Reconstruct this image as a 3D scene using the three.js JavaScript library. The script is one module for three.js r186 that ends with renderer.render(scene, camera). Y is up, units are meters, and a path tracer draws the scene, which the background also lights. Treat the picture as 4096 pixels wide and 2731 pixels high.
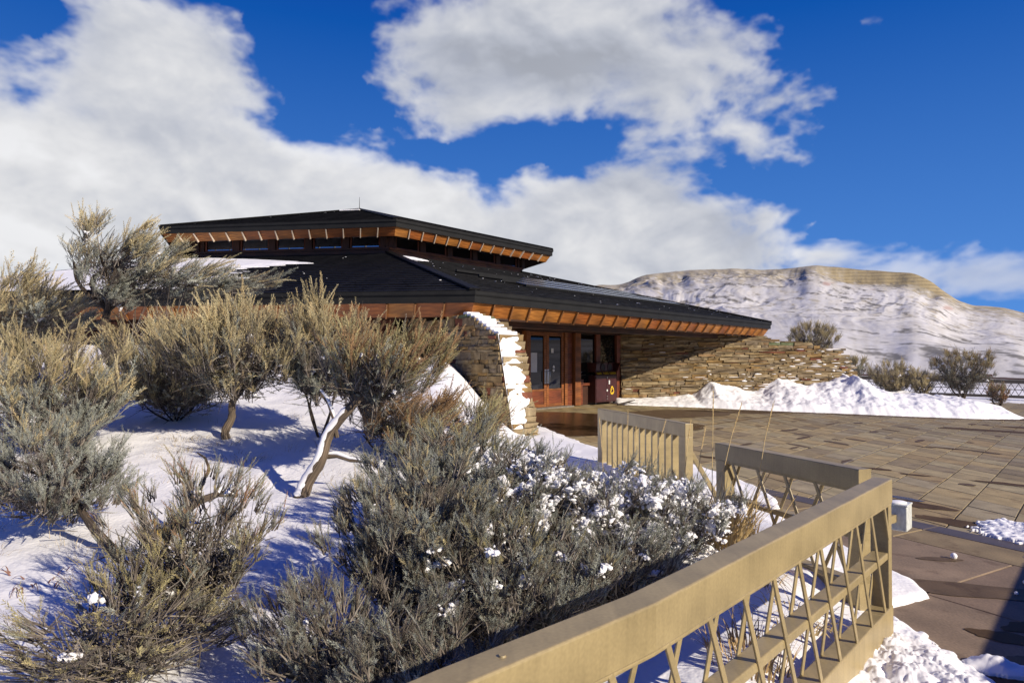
import * as THREE from 'three';
import { mergeGeometries } from 'three/addons/utils/BufferGeometryUtils.js';
import { RoundedBoxGeometry } from 'three/addons/geometries/RoundedBoxGeometry.js';
import { FontLoader } from 'three/addons/loaders/FontLoader.js';
import { TextGeometry } from 'three/addons/geometries/TextGeometry.js';

// ---------------------------------------------------------------- camera, sun, exposure
const EYE = 1.85;                       // eye height over the walkway; "y" below is mostly measured from the eye
const scene = new THREE.Scene();
const camera = new THREE.PerspectiveCamera(51.6, 1024 / 682, 0.05, 6000);
camera.position.set(0, EYE, 0);
camera.rotation.set(0.0222, 0, 0.0024, 'YXZ');
const renderer = new THREE.WebGLRenderer({ antialias: true });
renderer.setSize(1024, 682);
renderer.toneMapping = THREE.LinearToneMapping;
const EXPOSURE = 1.15;
renderer.toneMappingExposure = EXPOSURE;
renderer.shadowMap.enabled = true;
const SUN_ELEV = 26.5 * Math.PI / 180;
const SUN = new THREE.Vector3(0.788 * Math.cos(SUN_ELEV), Math.sin(SUN_ELEV), 0.616 * Math.cos(SUN_ELEV)).normalize();
const sun = new THREE.DirectionalLight(0xfff2df, 5);
sun.position.copy(SUN).multiplyScalar(120);
sun.castShadow = true;
sun.shadow.mapSize.set(4096, 4096);
Object.assign(sun.shadow.camera, { left: -45, right: 45, top: 40, bottom: -40, near: 1, far: 300 });
scene.add(sun);

// ---------------------------------------------------------------- random numbers and noise
function rngOf(seed) { let a = seed >>> 0; return () => { a = (a + 0x6D2B79F5) | 0; let t = Math.imul(a ^ (a >>> 15), 1 | a); t = (t + Math.imul(t ^ (t >>> 7), 61 | t)) ^ t; return ((t ^ (t >>> 14)) >>> 0) / 4294967296; }; }
const PERM = new Uint8Array(512);
{ const r = rngOf(77), p = [...Array(256).keys()]; for (let i = 255; i > 0; i--) { const j = Math.floor(r() * (i + 1)); [p[i], p[j]] = [p[j], p[i]]; } for (let i = 0; i < 512; i++) PERM[i] = p[i & 255]; }
const fade = (t) => t * t * t * (t * (t * 6 - 15) + 10), lerp = (a, b, t) => a + (b - a) * t, clamp = (v, a = 0, b = 1) => v < a ? a : v > b ? b : v;
const smooth = (a, b, v) => { const t = clamp((v - a) / (b - a)); return t * t * (3 - 2 * t); };
const GX = new Float32Array(512), GY = new Float32Array(512), GZ = new Float32Array(512);
{ const G12 = [[1, 1, 0], [-1, 1, 0], [1, -1, 0], [-1, -1, 0], [1, 0, 1], [-1, 0, 1], [1, 0, -1], [-1, 0, -1], [0, 1, 1], [0, -1, 1], [0, 1, -1], [0, -1, -1]]; for (let i = 0; i < 512; i++) { const q = G12[PERM[i] % 12]; GX[i] = q[0]; GY[i] = q[1]; GZ[i] = q[2]; } }
function noise(x, y, z = 0, per = 256) {
  let X = Math.floor(x), Y = Math.floor(y), Z = Math.floor(z);
  x -= X; y -= Y; z -= Z;
  let X1, Y1;
  if (per === 256) { X &= 255; Y &= 255; X1 = (X + 1) & 255; Y1 = (Y + 1) & 255; } else { X = ((X % per) + per) % per; Y = ((Y % per) + per) % per; X1 = (X + 1) % per; Y1 = (Y + 1) % per; X &= 255; Y &= 255; X1 &= 255; Y1 &= 255; }
  const Z0 = Z & 255, Z1 = (Z + 1) & 255;
  const u = x * x * x * (x * (x * 6 - 15) + 10), v = y * y * y * (y * (y * 6 - 15) + 10), w = z * z * z * (z * (z * 6 - 15) + 10);
  const A = PERM[X], B = PERM[X1], AA = PERM[A + Y], AB = PERM[A + Y1], BA = PERM[B + Y], BB = PERM[B + Y1];
  const x1 = x - 1, y1 = y - 1, z1 = z - 1;
  let i = AA + Z0; const a0 = GX[i] * x + GY[i] * y + GZ[i] * z; i = BA + Z0; const a1 = GX[i] * x1 + GY[i] * y + GZ[i] * z;
  i = AB + Z0; const b0 = GX[i] * x + GY[i] * y1 + GZ[i] * z; i = BB + Z0; const b1 = GX[i] * x1 + GY[i] * y1 + GZ[i] * z;
  const p = a0 + u * (a1 - a0), q = b0 + u * (b1 - b0), front = p + v * (q - p);
  if (z === 0) return front;
  i = AA + Z1; const c0 = GX[i] * x + GY[i] * y + GZ[i] * z1; i = BA + Z1; const c1 = GX[i] * x1 + GY[i] * y + GZ[i] * z1;
  i = AB + Z1; const d0 = GX[i] * x + GY[i] * y1 + GZ[i] * z1; i = BB + Z1; const d1 = GX[i] * x1 + GY[i] * y1 + GZ[i] * z1;
  const r = c0 + u * (c1 - c0), s = d0 + u * (d1 - d0), back = r + v * (s - r);
  return front + w * (back - front);
}
function fbm(x, y, z = 0, oct = 4, per = 256) { let s = 0, a = 0.5, f = 1; for (let i = 0; i < oct; i++) { s += a * noise(x * f, y * f, z + i * 7.3, per * f > 256 ? 256 : per * f); f *= 2; a *= 0.5; } return s; }

// ---------------------------------------------------------------- sky: deep blue air and broken cumulus, by direction
function makeSky() {
  const W = 4096, H = 2048, data = new Float32Array(W * H * 4);
  // clouds: [azimuth, elevation, half width, half height, weight], degrees, azimuth from straight ahead to the right
  const blobs = [[-33, 12, 14, 7.5, 1.1], [-20, 11, 9, 5.5, 1.0], [-48, 11, 14, 8, 0.9], [-6, 8, 24, 5.4, 1.15], [-8.5, 12.2, 5.5, 3.2, 0.8], [-62, 15, 12, 8, 0.8],
    [9.5, 11.5, 5.5, 4.8, 0.85], [13.5, 8.5, 7, 4.6, 0.9], [4, 10, 6, 3.6, 0.7], [-30, 21.3, 6, 3.4, 0.62], [-24, 21.6, 5.5, 3.8, 0.74], [-20.5, 19.4, 4, 2.4, 0.55], [-37, 27, 6, 3, 0.5],
    [0, 23.5, 9, 5.4, 0.95], [8, 23, 8, 5.2, 0.85], [-7, 22, 5.5, 3.6, 0.7], [15, 20.8, 5, 3.2, 0.62], [20.5, 18.6, 4, 2.4, 0.5], [19, 15.8, 4, 1.8, 0.45], [-4.2, 18, 2.2, 2, 0.5], [2, 31, 14, 5, 0.5],
    [-13, 17.5, 2.6, 1.2, 0.4], [1.5, 15, 2.4, 1.4, 0.42], [30, 5.2, 6, 1.6, 0.58], [38, 5.6, 8, 2.4, 0.62], [24.5, 7.6, 1.8, 0.7, 0.45], [20.6, 10.8, 1.4, 0.6, 0.4], [50, 5, 10, 3, 0.6], [27, 23.2, 3, 0.7, 0.3], [23.5, 18.8, 3, 1.2, 0.36], [24.5, 16.6, 2.6, 0.9, 0.34], [22, 14.4, 2.5, 0.8, 0.36], [18, 23.6, 5, 1.5, 0.34],
    [-16.5, 23.5, 4, 5, -0.8], [-17, 17.4, 3.6, 1.2, -0.4], [-4, 16.2, 6.5, 1.3, -0.7], [3, 17, 5, 1.6, -0.75], [-35, 22.5, 2.6, 1.6, -0.55], [-27, 26, 3, 1.2, -0.4], [-1.5, 13.2, 1.6, 2, -0.4], [30, 14, 9, 6.5, -0.5]];
  const D = Math.PI / 180;
  const list = blobs.map(([a, e, rx, ry, w]) => [a, e, 1 / rx, 1 / ry, w]);
  const cover = (az, el, x, y, z) => {
    const wide = clamp(smooth(38, 62, Math.abs(az)) + smooth(30, 44, el));
    let c = wide ? wide * (0.0 + 1.1 * fbm(x * 2.2 + 5, y * 3.5, z * 2.2, 3)) : 0;
    for (const b of list) { const p = (az - b[0]) * b[2], q = (el - b[1]) * b[3], d = p * p + q * q; if (d < 5) c += b[4] * Math.exp(-d * 0.9); }
    return c;
  };
  // billows: sums of rounded lumps, coarse to fine
  const billow = (x, y, z, n) => { let s = 0, a = 0.5, f = 1; for (let i = 0; i < n; i++) { s += a * (0.55 - 1.7 * Math.abs(noise(x * f + i * 3.1, y * f, z * f + i * 1.7))); f *= 2.03; a *= 0.55; } return s; };
  for (let row = 0; row < H; row++) {
    const el = ((row + 0.5) / H - 0.5) * 180, y = Math.sin(el * D), ch = Math.cos(el * D);
    const k = Math.pow(clamp(el / 32), 0.75), high = smooth(32, 90, el);
    const air = [lerp(0.115, 0.0055, Math.min(1, k * 1.2)), lerp(0.325, 0.043, k) * (1 - 0.25 * high), lerp(0.80, 0.34, k) * (1 - 0.25 * high)];
    for (let col = 0; col < W; col++) {
      const i = (row * W + col) * 4;
      let r = air[0], g = air[1], b = air[2];
      if (el > -1) {
        const ang = ((col + 0.5) / W - 0.5) * 2 * Math.PI, x = Math.cos(ang) * ch, z = Math.sin(ang) * ch;
        const az = Math.atan2(x, -z) / D, fine = Math.abs(az) < 48 && el < 36;
        const c = cover(az, el, x, y, z);
        if (c > 0.02) {
          const w1 = noise(x * 6, y * 9, z * 6 + 2), px = x * 6.5 + 0.35 * w1, py = y * 10.5, pz = z * 6.5 + 0.35 * w1;
          const n = billow(px, py, pz, fine ? 7 : 4), soft = fbm(px * 0.6, py * 0.6, pz * 0.6 + 4, 2);
          const d = c * 0.92 + n * 0.75 + soft * 0.55 - 0.50;
          if (d > 0) {
            const wisp = fine ? 0.55 * fbm(x * 34 + w1, y * 62, z * 34, 5) : 0;
            const a = Math.pow(smooth(-0.02, 0.62, d + wisp * (1 - smooth(0.2, 0.7, d))), 0.9) * (1 - 0.35 * smooth(22, 30, az) * smooth(12, 7, el)) * smooth(-1, 1.5, el);
            const n2 = billow(px + 0.09, py + 0.16, pz + 0.09, fine ? 5 : 3);
            const n3 = fbm((px + 0.5) * 0.6, (py + 0.5) * 0.6, (pz + 0.5) * 0.6 + 4, 2);
            const lit = clamp(0.5 + 0.75 * (n - n2) + 1.0 * (soft - n3));
            const thick = smooth(0.1, 0.9, d), left = smooth(12, -30, az), up = smooth(12, 22, el);
            let v = lerp(0.68, 0.74, left) + 0.30 * (lit - 0.5) + 0.10 * (1 - thick) * (1 - up) - lerp(0.04, 0.08, up) * thick - 0.03 * up + 0.06 * fbm(px * 1.7, py * 1.7, pz * 1.7, 3) - 0.10 * smooth(4.5, 1, el);
            v = Math.max(0.36, Math.min(0.95, v));
            const dark = smooth(0.80, 0.46, v);
            const aa = a * (0.80 + 0.2 * thick);
            r = lerp(r, v * lerp(1.0, 0.90, dark), aa); g = lerp(g, v * lerp(1.005, 0.955, dark), aa); b = lerp(b, v * lerp(1.03, 1.10, dark), aa);
          }
        }
      }
      data[i] = r / EXPOSURE; data[i + 1] = g / EXPOSURE; data[i + 2] = b / EXPOSURE; data[i + 3] = 1;
    }
  }
  const tex = new THREE.DataTexture(data, W, H, THREE.RGBAFormat, THREE.FloatType);
  tex.mapping = THREE.EquirectangularReflectionMapping;
  tex.magFilter = THREE.LinearFilter; tex.minFilter = THREE.LinearFilter; tex.wrapS = THREE.RepeatWrapping;
  tex.needsUpdate = true;
  return tex;
}
const skyTex = makeSky();
scene.background = skyTex;
scene.environment = skyTex;

// ---------------------------------------------------------------- names, things, parts
const used = new Map();
function numbered(name) { const n = used.get(name) || 0; used.set(name, n + 1); return n ? name + '_' + String(n).padStart(3, '0') : name; }
const W3 = (x, y, z) => new THREE.Vector3(x, y + EYE, -z);      // eye-relative (right, up, ahead) to world
function thing(name, label, category, base, group) {
  const o = new THREE.Group(); o.name = numbered(name); o.position.copy(base); scene.add(o);
  o.userData = { label, category }; if (group) o.userData.group = group;
  return o;
}
function structure(name, label, category, base) { const o = thing(name, label, category, base); o.userData.kind = 'structure'; return o; }
const owner = (o) => { while (o.parent && o.parent !== scene) o = o.parent; return o; };
function part(name, geometry, material, parent, label) {        // geometry in world coordinates
  const b = owner(parent).position;
  geometry.translate(-b.x, -b.y, -b.z);
  const m = new THREE.Mesh(geometry, material); m.name = name; m.castShadow = m.receiveShadow = true;
  if (label) m.userData.label = label;
  parent.add(m); return m;
}
function shared(name, geometry, material, parent, matrix, label) { // one piece with a shared geometry; matrix in world coordinates
  const m = new THREE.Mesh(geometry, material); m.name = name; m.castShadow = m.receiveShadow = true;
  matrix.decompose(m.position, m.quaternion, m.scale); m.position.sub(owner(parent).position);
  if (label) m.userData.label = label;
  parent.add(m); return m;
}
function stuffInstances(name, geometry, material, parent, mats, colors) {
  const im = new THREE.InstancedMesh(geometry, material, mats.length); im.name = name; im.castShadow = im.receiveShadow = true;
  const b = owner(parent).position, t = new THREE.Matrix4().makeTranslation(-b.x, -b.y, -b.z), m = new THREE.Matrix4();
  mats.forEach((q, i) => { m.multiplyMatrices(t, q); im.setMatrixAt(i, m); if (colors) im.setColorAt(i, colors[i]); });
  im.userData.kind = 'stuff'; parent.add(im); return im;
}
const V = (x, y, z) => new THREE.Vector3(x, y, z), UP = V(0, 1, 0);

// ---------------------------------------------------------------- textures
function dataTex(n, fn, srgb = true) {
  const d = new Uint8Array(n * n * 4);
  for (let j = 0; j < n; j++) for (let i = 0; i < n; i++) { const c = fn(i / n, j / n, i, j), k = (j * n + i) * 4; d[k] = clamp(c[0]) * 255; d[k + 1] = clamp(c[1]) * 255; d[k + 2] = clamp(c[2]) * 255; d[k + 3] = 255; }
  const t = new THREE.DataTexture(d, n, n); t.wrapS = t.wrapT = THREE.RepeatWrapping; t.magFilter = THREE.LinearFilter; t.minFilter = THREE.LinearMipmapLinearFilter; t.generateMipmaps = true;
  if (srgb) t.colorSpace = THREE.SRGBColorSpace; t.needsUpdate = true; return t;
}
const grey = (v) => [v, v, v];
const rT = rngOf(5);
const snowBump = dataTex(1024, (u, v) => grey(0.5 + 0.45 * fbm(u * 8, v * 8, 1, 6, 8) + 0.12 * fbm(u * 90, v * 90, 2, 2, 90)), false);
const stoneMap = dataTex(512, (u, v) => { const a = fbm(u * 4, v * 4, 3, 5, 4), b = fbm(u * 3, v * 24, 9, 3, 3), s = noise(u * 60, v * 60, 4, 60); const k = 0.82 + 0.35 * a + 0.16 * b + 0.10 * s; return [k, k * (0.97 + 0.05 * a), k * (0.93 + 0.12 * a)]; });
const stoneBump = dataTex(512, (u, v) => grey(0.5 + 0.5 * fbm(u * 6, v * 14, 3, 6, 6) + 0.1 * noise(u * 90, v * 90, 1, 90)), false);
const paveMap = dataTex(1024, (u, v) => { const a = fbm(u * 5, v * 5, 13, 6, 5), s = noise(u * 120, v * 120, 4, 120), k = 0.88 + 0.22 * a + 0.10 * s, w = 0.6 * smooth(0.12, 0.34, fbm(u * 7 + 3, v * 7, 31, 4, 7)); return [k * (1 - 0.22 * w), k * (0.985 - 0.25 * w), k * (0.96 - 0.27 * w)]; });
const paveBump = dataTex(512, (u, v) => grey(0.5 + 0.3 * fbm(u * 12, v * 12, 3, 5, 12) + 0.22 * noise(u * 120, v * 120, 1, 120)), false);
const woodMap = dataTex(512, (u, v) => { const g = fbm(u * 3, v * 40, 2, 4, 3), q = fbm(u * 2, v * 6, 8, 3, 2); const k = 0.80 + 0.40 * g + 0.30 * q; return [k, k * (0.93 + 0.1 * g), k * (0.84 + 0.2 * g)]; });
const woodBump = dataTex(512, (u, v) => grey(0.5 + 0.5 * fbm(u * 3, v * 46, 2, 4, 3)), false);
const barkMap = dataTex(512, (u, v) => { const g = fbm(u * 18, v * 3, 2, 5, 3), k = 0.78 + 0.7 * g; return [k, k * 0.97, k * 0.93]; });
const barkBump = dataTex(512, (u, v) => grey(0.5 + 0.8 * fbm(u * 18, v * 3, 2, 5, 3)), false);
const paintBump = dataTex(512, (u, v) => grey(0.5 + 0.35 * fbm(u * 40, v * 40, 6, 3, 40) + 0.3 * fbm(u * 5, v * 5, 2, 2, 5)), false);
const paintMap = dataTex(512, (u, v) => { const k = 0.94 + 0.20 * fbm(u * 4, v * 4, 1, 5, 4) + 0.10 * fbm(u * 30, v * 3, 6, 3, 3) + 0.05 * noise(u * 90, v * 90, 3, 90); return [k, k * 0.995, k * 0.98]; });
const roofMap = dataTex(1024, (u, v) => { const s = Math.floor(u * 24), jt = ((u * 24) % 1), edge = jt < 0.05 ? 0.6 : 1; const k = (0.78 + 0.5 * fbm(u * 6, v * 6, 1, 5, 6) + 0.25 * noise(s * 3.3, 0.5, 2)) * edge; const sp = smooth(0.55, 0.66, noise(u * 70, v * 70, 4, 70)); return grey(k + 0.0 * sp); });
const hillBump = dataTex(512, (u, v) => grey(0.5 + 0.5 * fbm(u * 10, v * 10, 3, 6, 10)), false);

// ---------------------------------------------------------------- materials (linear base colours)
const lin = (r, g, b) => new THREE.Color().setRGB(r, g, b);
function mat(color, rough = 0.85, extra = {}) { return new THREE.MeshStandardMaterial({ color: lin(...color.map((c) => c * 0.85)), roughness: rough, side: THREE.DoubleSide, ...extra }); }
function phys(color, rough, spec, extra = {}) { return new THREE.MeshPhysicalMaterial({ color: lin(...color), roughness: rough, specularIntensity: spec, side: THREE.DoubleSide, ...extra }); }
const M = {
  snow: mat([1.0, 0.995, 0.985], 0.75, { bumpMap: snowBump, bumpScale: 0.03 }),
  snowClump: mat([1.0, 0.995, 0.99], 0.7),
  paint: mat([0.45, 0.355, 0.18], 0.42, { map: paintMap, bumpMap: paintBump, bumpScale: 0.0004 }),
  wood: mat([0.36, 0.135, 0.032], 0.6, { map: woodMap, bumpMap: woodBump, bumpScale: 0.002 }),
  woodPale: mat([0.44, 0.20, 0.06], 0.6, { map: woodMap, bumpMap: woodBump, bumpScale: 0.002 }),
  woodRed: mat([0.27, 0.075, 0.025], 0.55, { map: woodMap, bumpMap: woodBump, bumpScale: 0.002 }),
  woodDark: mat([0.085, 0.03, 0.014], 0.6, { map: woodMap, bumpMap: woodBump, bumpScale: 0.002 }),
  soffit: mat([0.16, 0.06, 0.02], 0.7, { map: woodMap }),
  batten: mat([0.55, 0.42, 0.30], 0.55, { map: woodMap }),
  roof: phys([0.0125, 0.0122, 0.0125], 0.62, 0.22, { map: roofMap }),
  fascia: phys([0.017, 0.017, 0.016], 0.55, 0.35, { map: paintMap }),
  glass: new THREE.MeshPhysicalMaterial({ color: lin(0.004, 0.0045, 0.005), roughness: 0.03, metalness: 0, ior: 1.5 }),
  skyGlass: new THREE.MeshStandardMaterial({ color: lin(0.30, 0.36, 0.44), roughness: 0.04, metalness: 1 }),
  panel: mat([0.34, 0.36, 0.38], 0.2, { metalness: 0.75 }),
  steel: mat([0.45, 0.44, 0.42], 0.3, { metalness: 0.9 }),
  mortar: mat([0.13, 0.105, 0.07], 0.95, { map: stoneMap }),
  bin: mat([0.060, 0.011, 0.012], 0.45, { map: paintMap, bumpMap: paintBump, bumpScale: 0.0003 }),
  binDark: mat([0.012, 0.006, 0.007], 0.7),
  yellow: mat([0.85, 0.55, 0.02], 0.5),
  white: mat([0.75, 0.76, 0.74], 0.6),
  paper: mat([0.62, 0.64, 0.66], 0.8),
  paleBox: mat([0.85, 0.88, 0.82], 0.35, { map: paintMap }),
  fenceDark: mat([0.035, 0.028, 0.024], 0.55, { map: paintMap }),
  fenceRed: mat([0.075, 0.022, 0.02], 0.6, { map: woodMap }),
  slab: mat([0.17, 0.115, 0.075], 0.8, { map: paveMap, bumpMap: paveBump, bumpScale: 0.002 }),
  joint: mat([0.065, 0.05, 0.03], 0.95, { map: paveMap }),
  wet: phys([0.13, 0.085, 0.045], 0.6, 0.12, { map: paveMap }),
  wetGloss: phys([0.10, 0.062, 0.03], 0.26, 0.4, { map: paveMap }),
  wetDamp: phys([0.17, 0.12, 0.072], 0.6, 0.25, { map: paveMap }),
  water: new THREE.MeshPhysicalMaterial({ color: lin(0.02, 0.016, 0.013), roughness: 0.02, clearcoat: 1, clearcoatRoughness: 0.01 }),
  bark: mat([0.27, 0.215, 0.155], 0.95, { map: barkMap, bumpMap: barkBump, bumpScale: 0.012 }),
  barkDark: mat([0.11, 0.085, 0.062], 0.95, { map: barkMap, bumpMap: barkBump, bumpScale: 0.008 }),
  twig: mat([1, 1, 1], 0.9),
  leaf: mat([1, 1, 1], 0.9),
  straw: mat([0.74, 0.55, 0.25], 0.85),
  concrete: mat([0.30, 0.27, 0.23], 0.9, { map: paveMap }),
};
const stoneTones = [[0.390, 0.305, 0.169], [0.442, 0.351, 0.202], [0.338, 0.260, 0.150], [0.403, 0.293, 0.137], [0.494, 0.403, 0.247], [0.305, 0.240, 0.150], [0.429, 0.286, 0.111], [0.351, 0.286, 0.195], [0.280, 0.098, 0.052], [0.390, 0.260, 0.130]]
  .map((c) => mat(c, 0.9, { map: stoneMap, bumpMap: stoneBump, bumpScale: 0.012 }));
const greenStone = mat([0.20, 0.25, 0.13], 0.9, { map: stoneMap, bumpMap: stoneBump, bumpScale: 0.012 });
const paveTones = [[0.54, 0.435, 0.23], [0.61, 0.50, 0.27], [0.45, 0.355, 0.185], [0.52, 0.44, 0.27], [0.58, 0.455, 0.225], [0.42, 0.335, 0.19], [0.55, 0.465, 0.26], [0.50, 0.375, 0.18]]
  .map((c) => mat(c, 0.72, { map: paveMap, bumpMap: paveBump, bumpScale: 0.0025 }));

// ---------------------------------------------------------------- shapes
function worldUV(g, s = 1) {                                         // uv in metres, by the plane that each face lies nearest to
  const p = g.attributes.position, n = g.attributes.normal, uv = new Float32Array(p.count * 2);
  for (let i = 0; i < p.count; i++) {
    const ax = Math.abs(n.getX(i)), ay = Math.abs(n.getY(i)), az = Math.abs(n.getZ(i));
    const x = p.getX(i), y = p.getY(i), z = p.getZ(i);
    if (ay > 0.7) { uv[2 * i] = x * s; uv[2 * i + 1] = z * s; } else { const l = Math.hypot(n.getX(i), n.getZ(i)) || 1; uv[2 * i] = ((-n.getZ(i) * x + n.getX(i) * z) / l) * s; uv[2 * i + 1] = y * s; }
  }
  g.setAttribute('uv', new THREE.BufferAttribute(uv, 2)); return g;
}
const basisOf = (a, b, c, o) => new THREE.Matrix4().makeBasis(a, b, c).setPosition(o);
// a box with its length along p-q, "h" along up, "w" across
function bar(p, q, w, h, up = UP, bevel = 0, uvs = 1) {
  const a = q.clone().sub(p), L = a.length(); a.normalize();
  const c = new THREE.Vector3().crossVectors(a, up).normalize(), b = new THREE.Vector3().crossVectors(c, a);
  const g = (bevel ? new RoundedBoxGeometry(L, h, w, 2, bevel) : new THREE.BoxGeometry(L, h, w).toNonIndexed());
  const u = g.attributes.position, uv = g.attributes.uv, n = g.attributes.normal;
  for (let i = 0; i < u.count; i++) { const side = Math.abs(n.getZ(i)) > 0.7; uv.setXY(i, (u.getX(i) + p.x * 1.7 + p.y) * uvs, ((side ? u.getY(i) : u.getZ(i)) + p.z * 1.3) * uvs); }
  g.applyMatrix4(basisOf(a, b, c, p.clone().add(q).multiplyScalar(0.5)));
  return g;
}
function quadStrip(rows, uvs = 1) {                                  // rows of points to a sheet; faces flat
  const pos = [], uv = [];
  for (let j = 0; j + 1 < rows.length; j++) for (let i = 0; i + 1 < rows[j].length; i++) {
    const a = rows[j][i], b = rows[j][i + 1], c = rows[j + 1][i + 1], d = rows[j + 1][i];
    for (const q of [a, b, c, a, c, d]) { pos.push(q.x, q.y, q.z); uv.push(0, 0); }
  }
  const g = new THREE.BufferGeometry(); g.setAttribute('position', new THREE.Float32BufferAttribute(pos, 3)); g.setAttribute('uv', new THREE.Float32BufferAttribute(uv, 2)); g.computeVertexNormals();
  return worldUV(g, uvs);
}
function grid(nx, nz, fn, keep, uvs = 0.4) {                         // a smooth heightfield; fn(i, j) gives a world point, keep(i, j) which cells stay
  const pos = new Float32Array((nx + 1) * (nz + 1) * 3), uv = new Float32Array((nx + 1) * (nz + 1) * 2), idx = [];
  for (let j = 0; j <= nz; j++) for (let i = 0; i <= nx; i++) { const k = j * (nx + 1) + i, p = fn(i / nx, j / nz); pos[k * 3] = p.x; pos[k * 3 + 1] = p.y; pos[k * 3 + 2] = p.z; uv[k * 2] = p.x * uvs; uv[k * 2 + 1] = p.z * uvs; }
  for (let j = 0; j < nz; j++) for (let i = 0; i < nx; i++) { if (keep && !keep((i + 0.5) / nx, (j + 0.5) / nz)) continue; const a = j * (nx + 1) + i, b = a + 1, c = a + nx + 1, d = c + 1; idx.push(a, b, d, a, d, c); }
  const g = new THREE.BufferGeometry(); g.setAttribute('position', new THREE.BufferAttribute(pos, 3)); g.setAttribute('uv', new THREE.BufferAttribute(uv, 2)); g.setIndex(idx); g.computeVertexNormals();
  return g;
}
function tube(points, radii, sides = 6, uvs = 3) {                    // a tapered tube through points
  const pos = [], nor = [], uv = [], idx = []; let len = 0; let side = V(1, 0, 0.3);
  points.forEach((p, i) => {
    const t = (points[i + 1] || p).clone().sub(points[i - 1] || p).normalize();
    if (Math.abs(t.dot(side)) > 0.95) side = V(0, 0.3, 1);
    const a = side.clone().addScaledVector(t, -t.dot(side)).normalize(), b = new THREE.Vector3().crossVectors(t, a); side = a;
    if (i) len += p.distanceTo(points[i - 1]);
    for (let s = 0; s <= sides; s++) { const w = s / sides * Math.PI * 2, c = Math.cos(w), d = Math.sin(w); const n = a.clone().multiplyScalar(c).addScaledVector(b, d); pos.push(p.x + n.x * radii[i], p.y + n.y * radii[i], p.z + n.z * radii[i]); nor.push(n.x, n.y, n.z); uv.push(s / sides, len * uvs / 3); }
  });
  for (let i = 0; i + 1 < points.length; i++) for (let s = 0; s < sides; s++) { const a = i * (sides + 1) + s, c = a + sides + 1; idx.push(a, a + 1, c, a + 1, c + 1, c); }
  const g = new THREE.BufferGeometry(); g.setAttribute('position', new THREE.Float32BufferAttribute(pos, 3)); g.setAttribute('normal', new THREE.Float32BufferAttribute(nor, 3)); g.setAttribute('uv', new THREE.Float32BufferAttribute(uv, 2)); g.setIndex(idx);
  return g;
}
const merged = (list) => mergeGeometries(list.map((g) => g.index ? g.toNonIndexed() : g));

// ---------------------------------------------------------------- the lie of the land (eye-relative: x right, z ahead)
const planeY = (x, z) => -1.842 - 0.0316 * x + 0.01315 * z;           // plaza and walkway
const interp = (xs, ys, v) => { if (v <= xs[0]) return ys[0]; for (let i = 1; i < xs.length; i++) if (v <= xs[i]) return lerp(ys[i - 1], ys[i], (v - xs[i - 1]) / (xs[i] - xs[i - 1])); return ys[ys.length - 1]; };
const EDGE_Z = [-4, 0.5, 1.7, 2.26, 3, 4, 4.4, 4.69, 4.95, 5.24, 5.52, 6.27, 7.8, 9.3, 10.8, 11.2, 13, 15, 16.5, 19], EDGE_X = [-4.6, -0.8, 0.25, 0.85, 1.55, 2.37, 2.6, 2.65, 2.72, 2.85, 3.29, 3.4, 3.1, 3.45, 3.4, 2.6, 1.7, 1.1, 0.7, 0.2];
const bermX = (z) => interp([-4, 2.3, 5, 8, 9.5, 11, 13, 14, 16], [-4.5, 0.3, 1.9, 1.75, 1.5, 1.25, 1.15, 1.05, 0.6], z);
const edgeX = (z) => interp(EDGE_Z, EDGE_X, z);                      // where the snow of the planting bed ends and the paving starts
function groundY(x, z) {                                             // snow of the bed, the berm on the left and the land round the building
  const g = planeY(x, z), e = edgeX(z) + 0.16 * fbm(z * 1.7, x * 1.7, 4, 3);
  const into = e - x;                                                // metres inside the bed
  let y = g - 0.16 + 0.22 * smooth(-0.10, 0.10, into) + 0.16 * smooth(0.1, 1.0, into);
  const t = clamp((z - 3) / 13, 0, 1.03), yb = -1.78 + 1.87 * t;
  y += smooth(0.85, 2.55, bermX(z) - x) * Math.max(0, yb - g - 0.1);
  if (into > -0.3) y += (0.05 * fbm(x * 0.9, z * 0.9, 1, 4) + 0.025 * fbm(x * 3.1, z * 3.1, 2, 3)) * smooth(-0.1, 0.6, into);
  return y;
}

// ================================================================ THE SETTING
// ---- snow-covered ground: bed, berm and the land round the building
{
  const spaced = (stops) => { const out = []; for (const [a, b, d] of stops) for (let v = a; v < b - 1e-6; v += d) out.push(v); out.push(stops[stops.length - 1][1]); return out; };
  const xs = spaced([[-70, -30, 4], [-30, -12, 0.9], [-12, -6, 0.16], [-6, 4.2, 0.055], [4.2, 30, 1.2], [30, 70, 5]]), zs = spaced([[-25, 0, 2.5], [0, 9, 0.055], [9, 19, 0.12], [19, 46, 1.2], [46, 64, 3]]);
  const nx = xs.length - 1, nz = zs.length - 1;
  const g = grid(nx, nz, (u, v) => { const x = xs[Math.round(u * nx)], z = zs[Math.round(v * nz)]; return W3(x, groundY(x, z), z); }, null, 0.35);
  const o = structure('snow_ground', 'white snow covering the planting bed and the slope up to the building', 'snow', W3(0, -1.85, 10));
  part('snow_sheet', g, M.snow, o);
}
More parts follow.
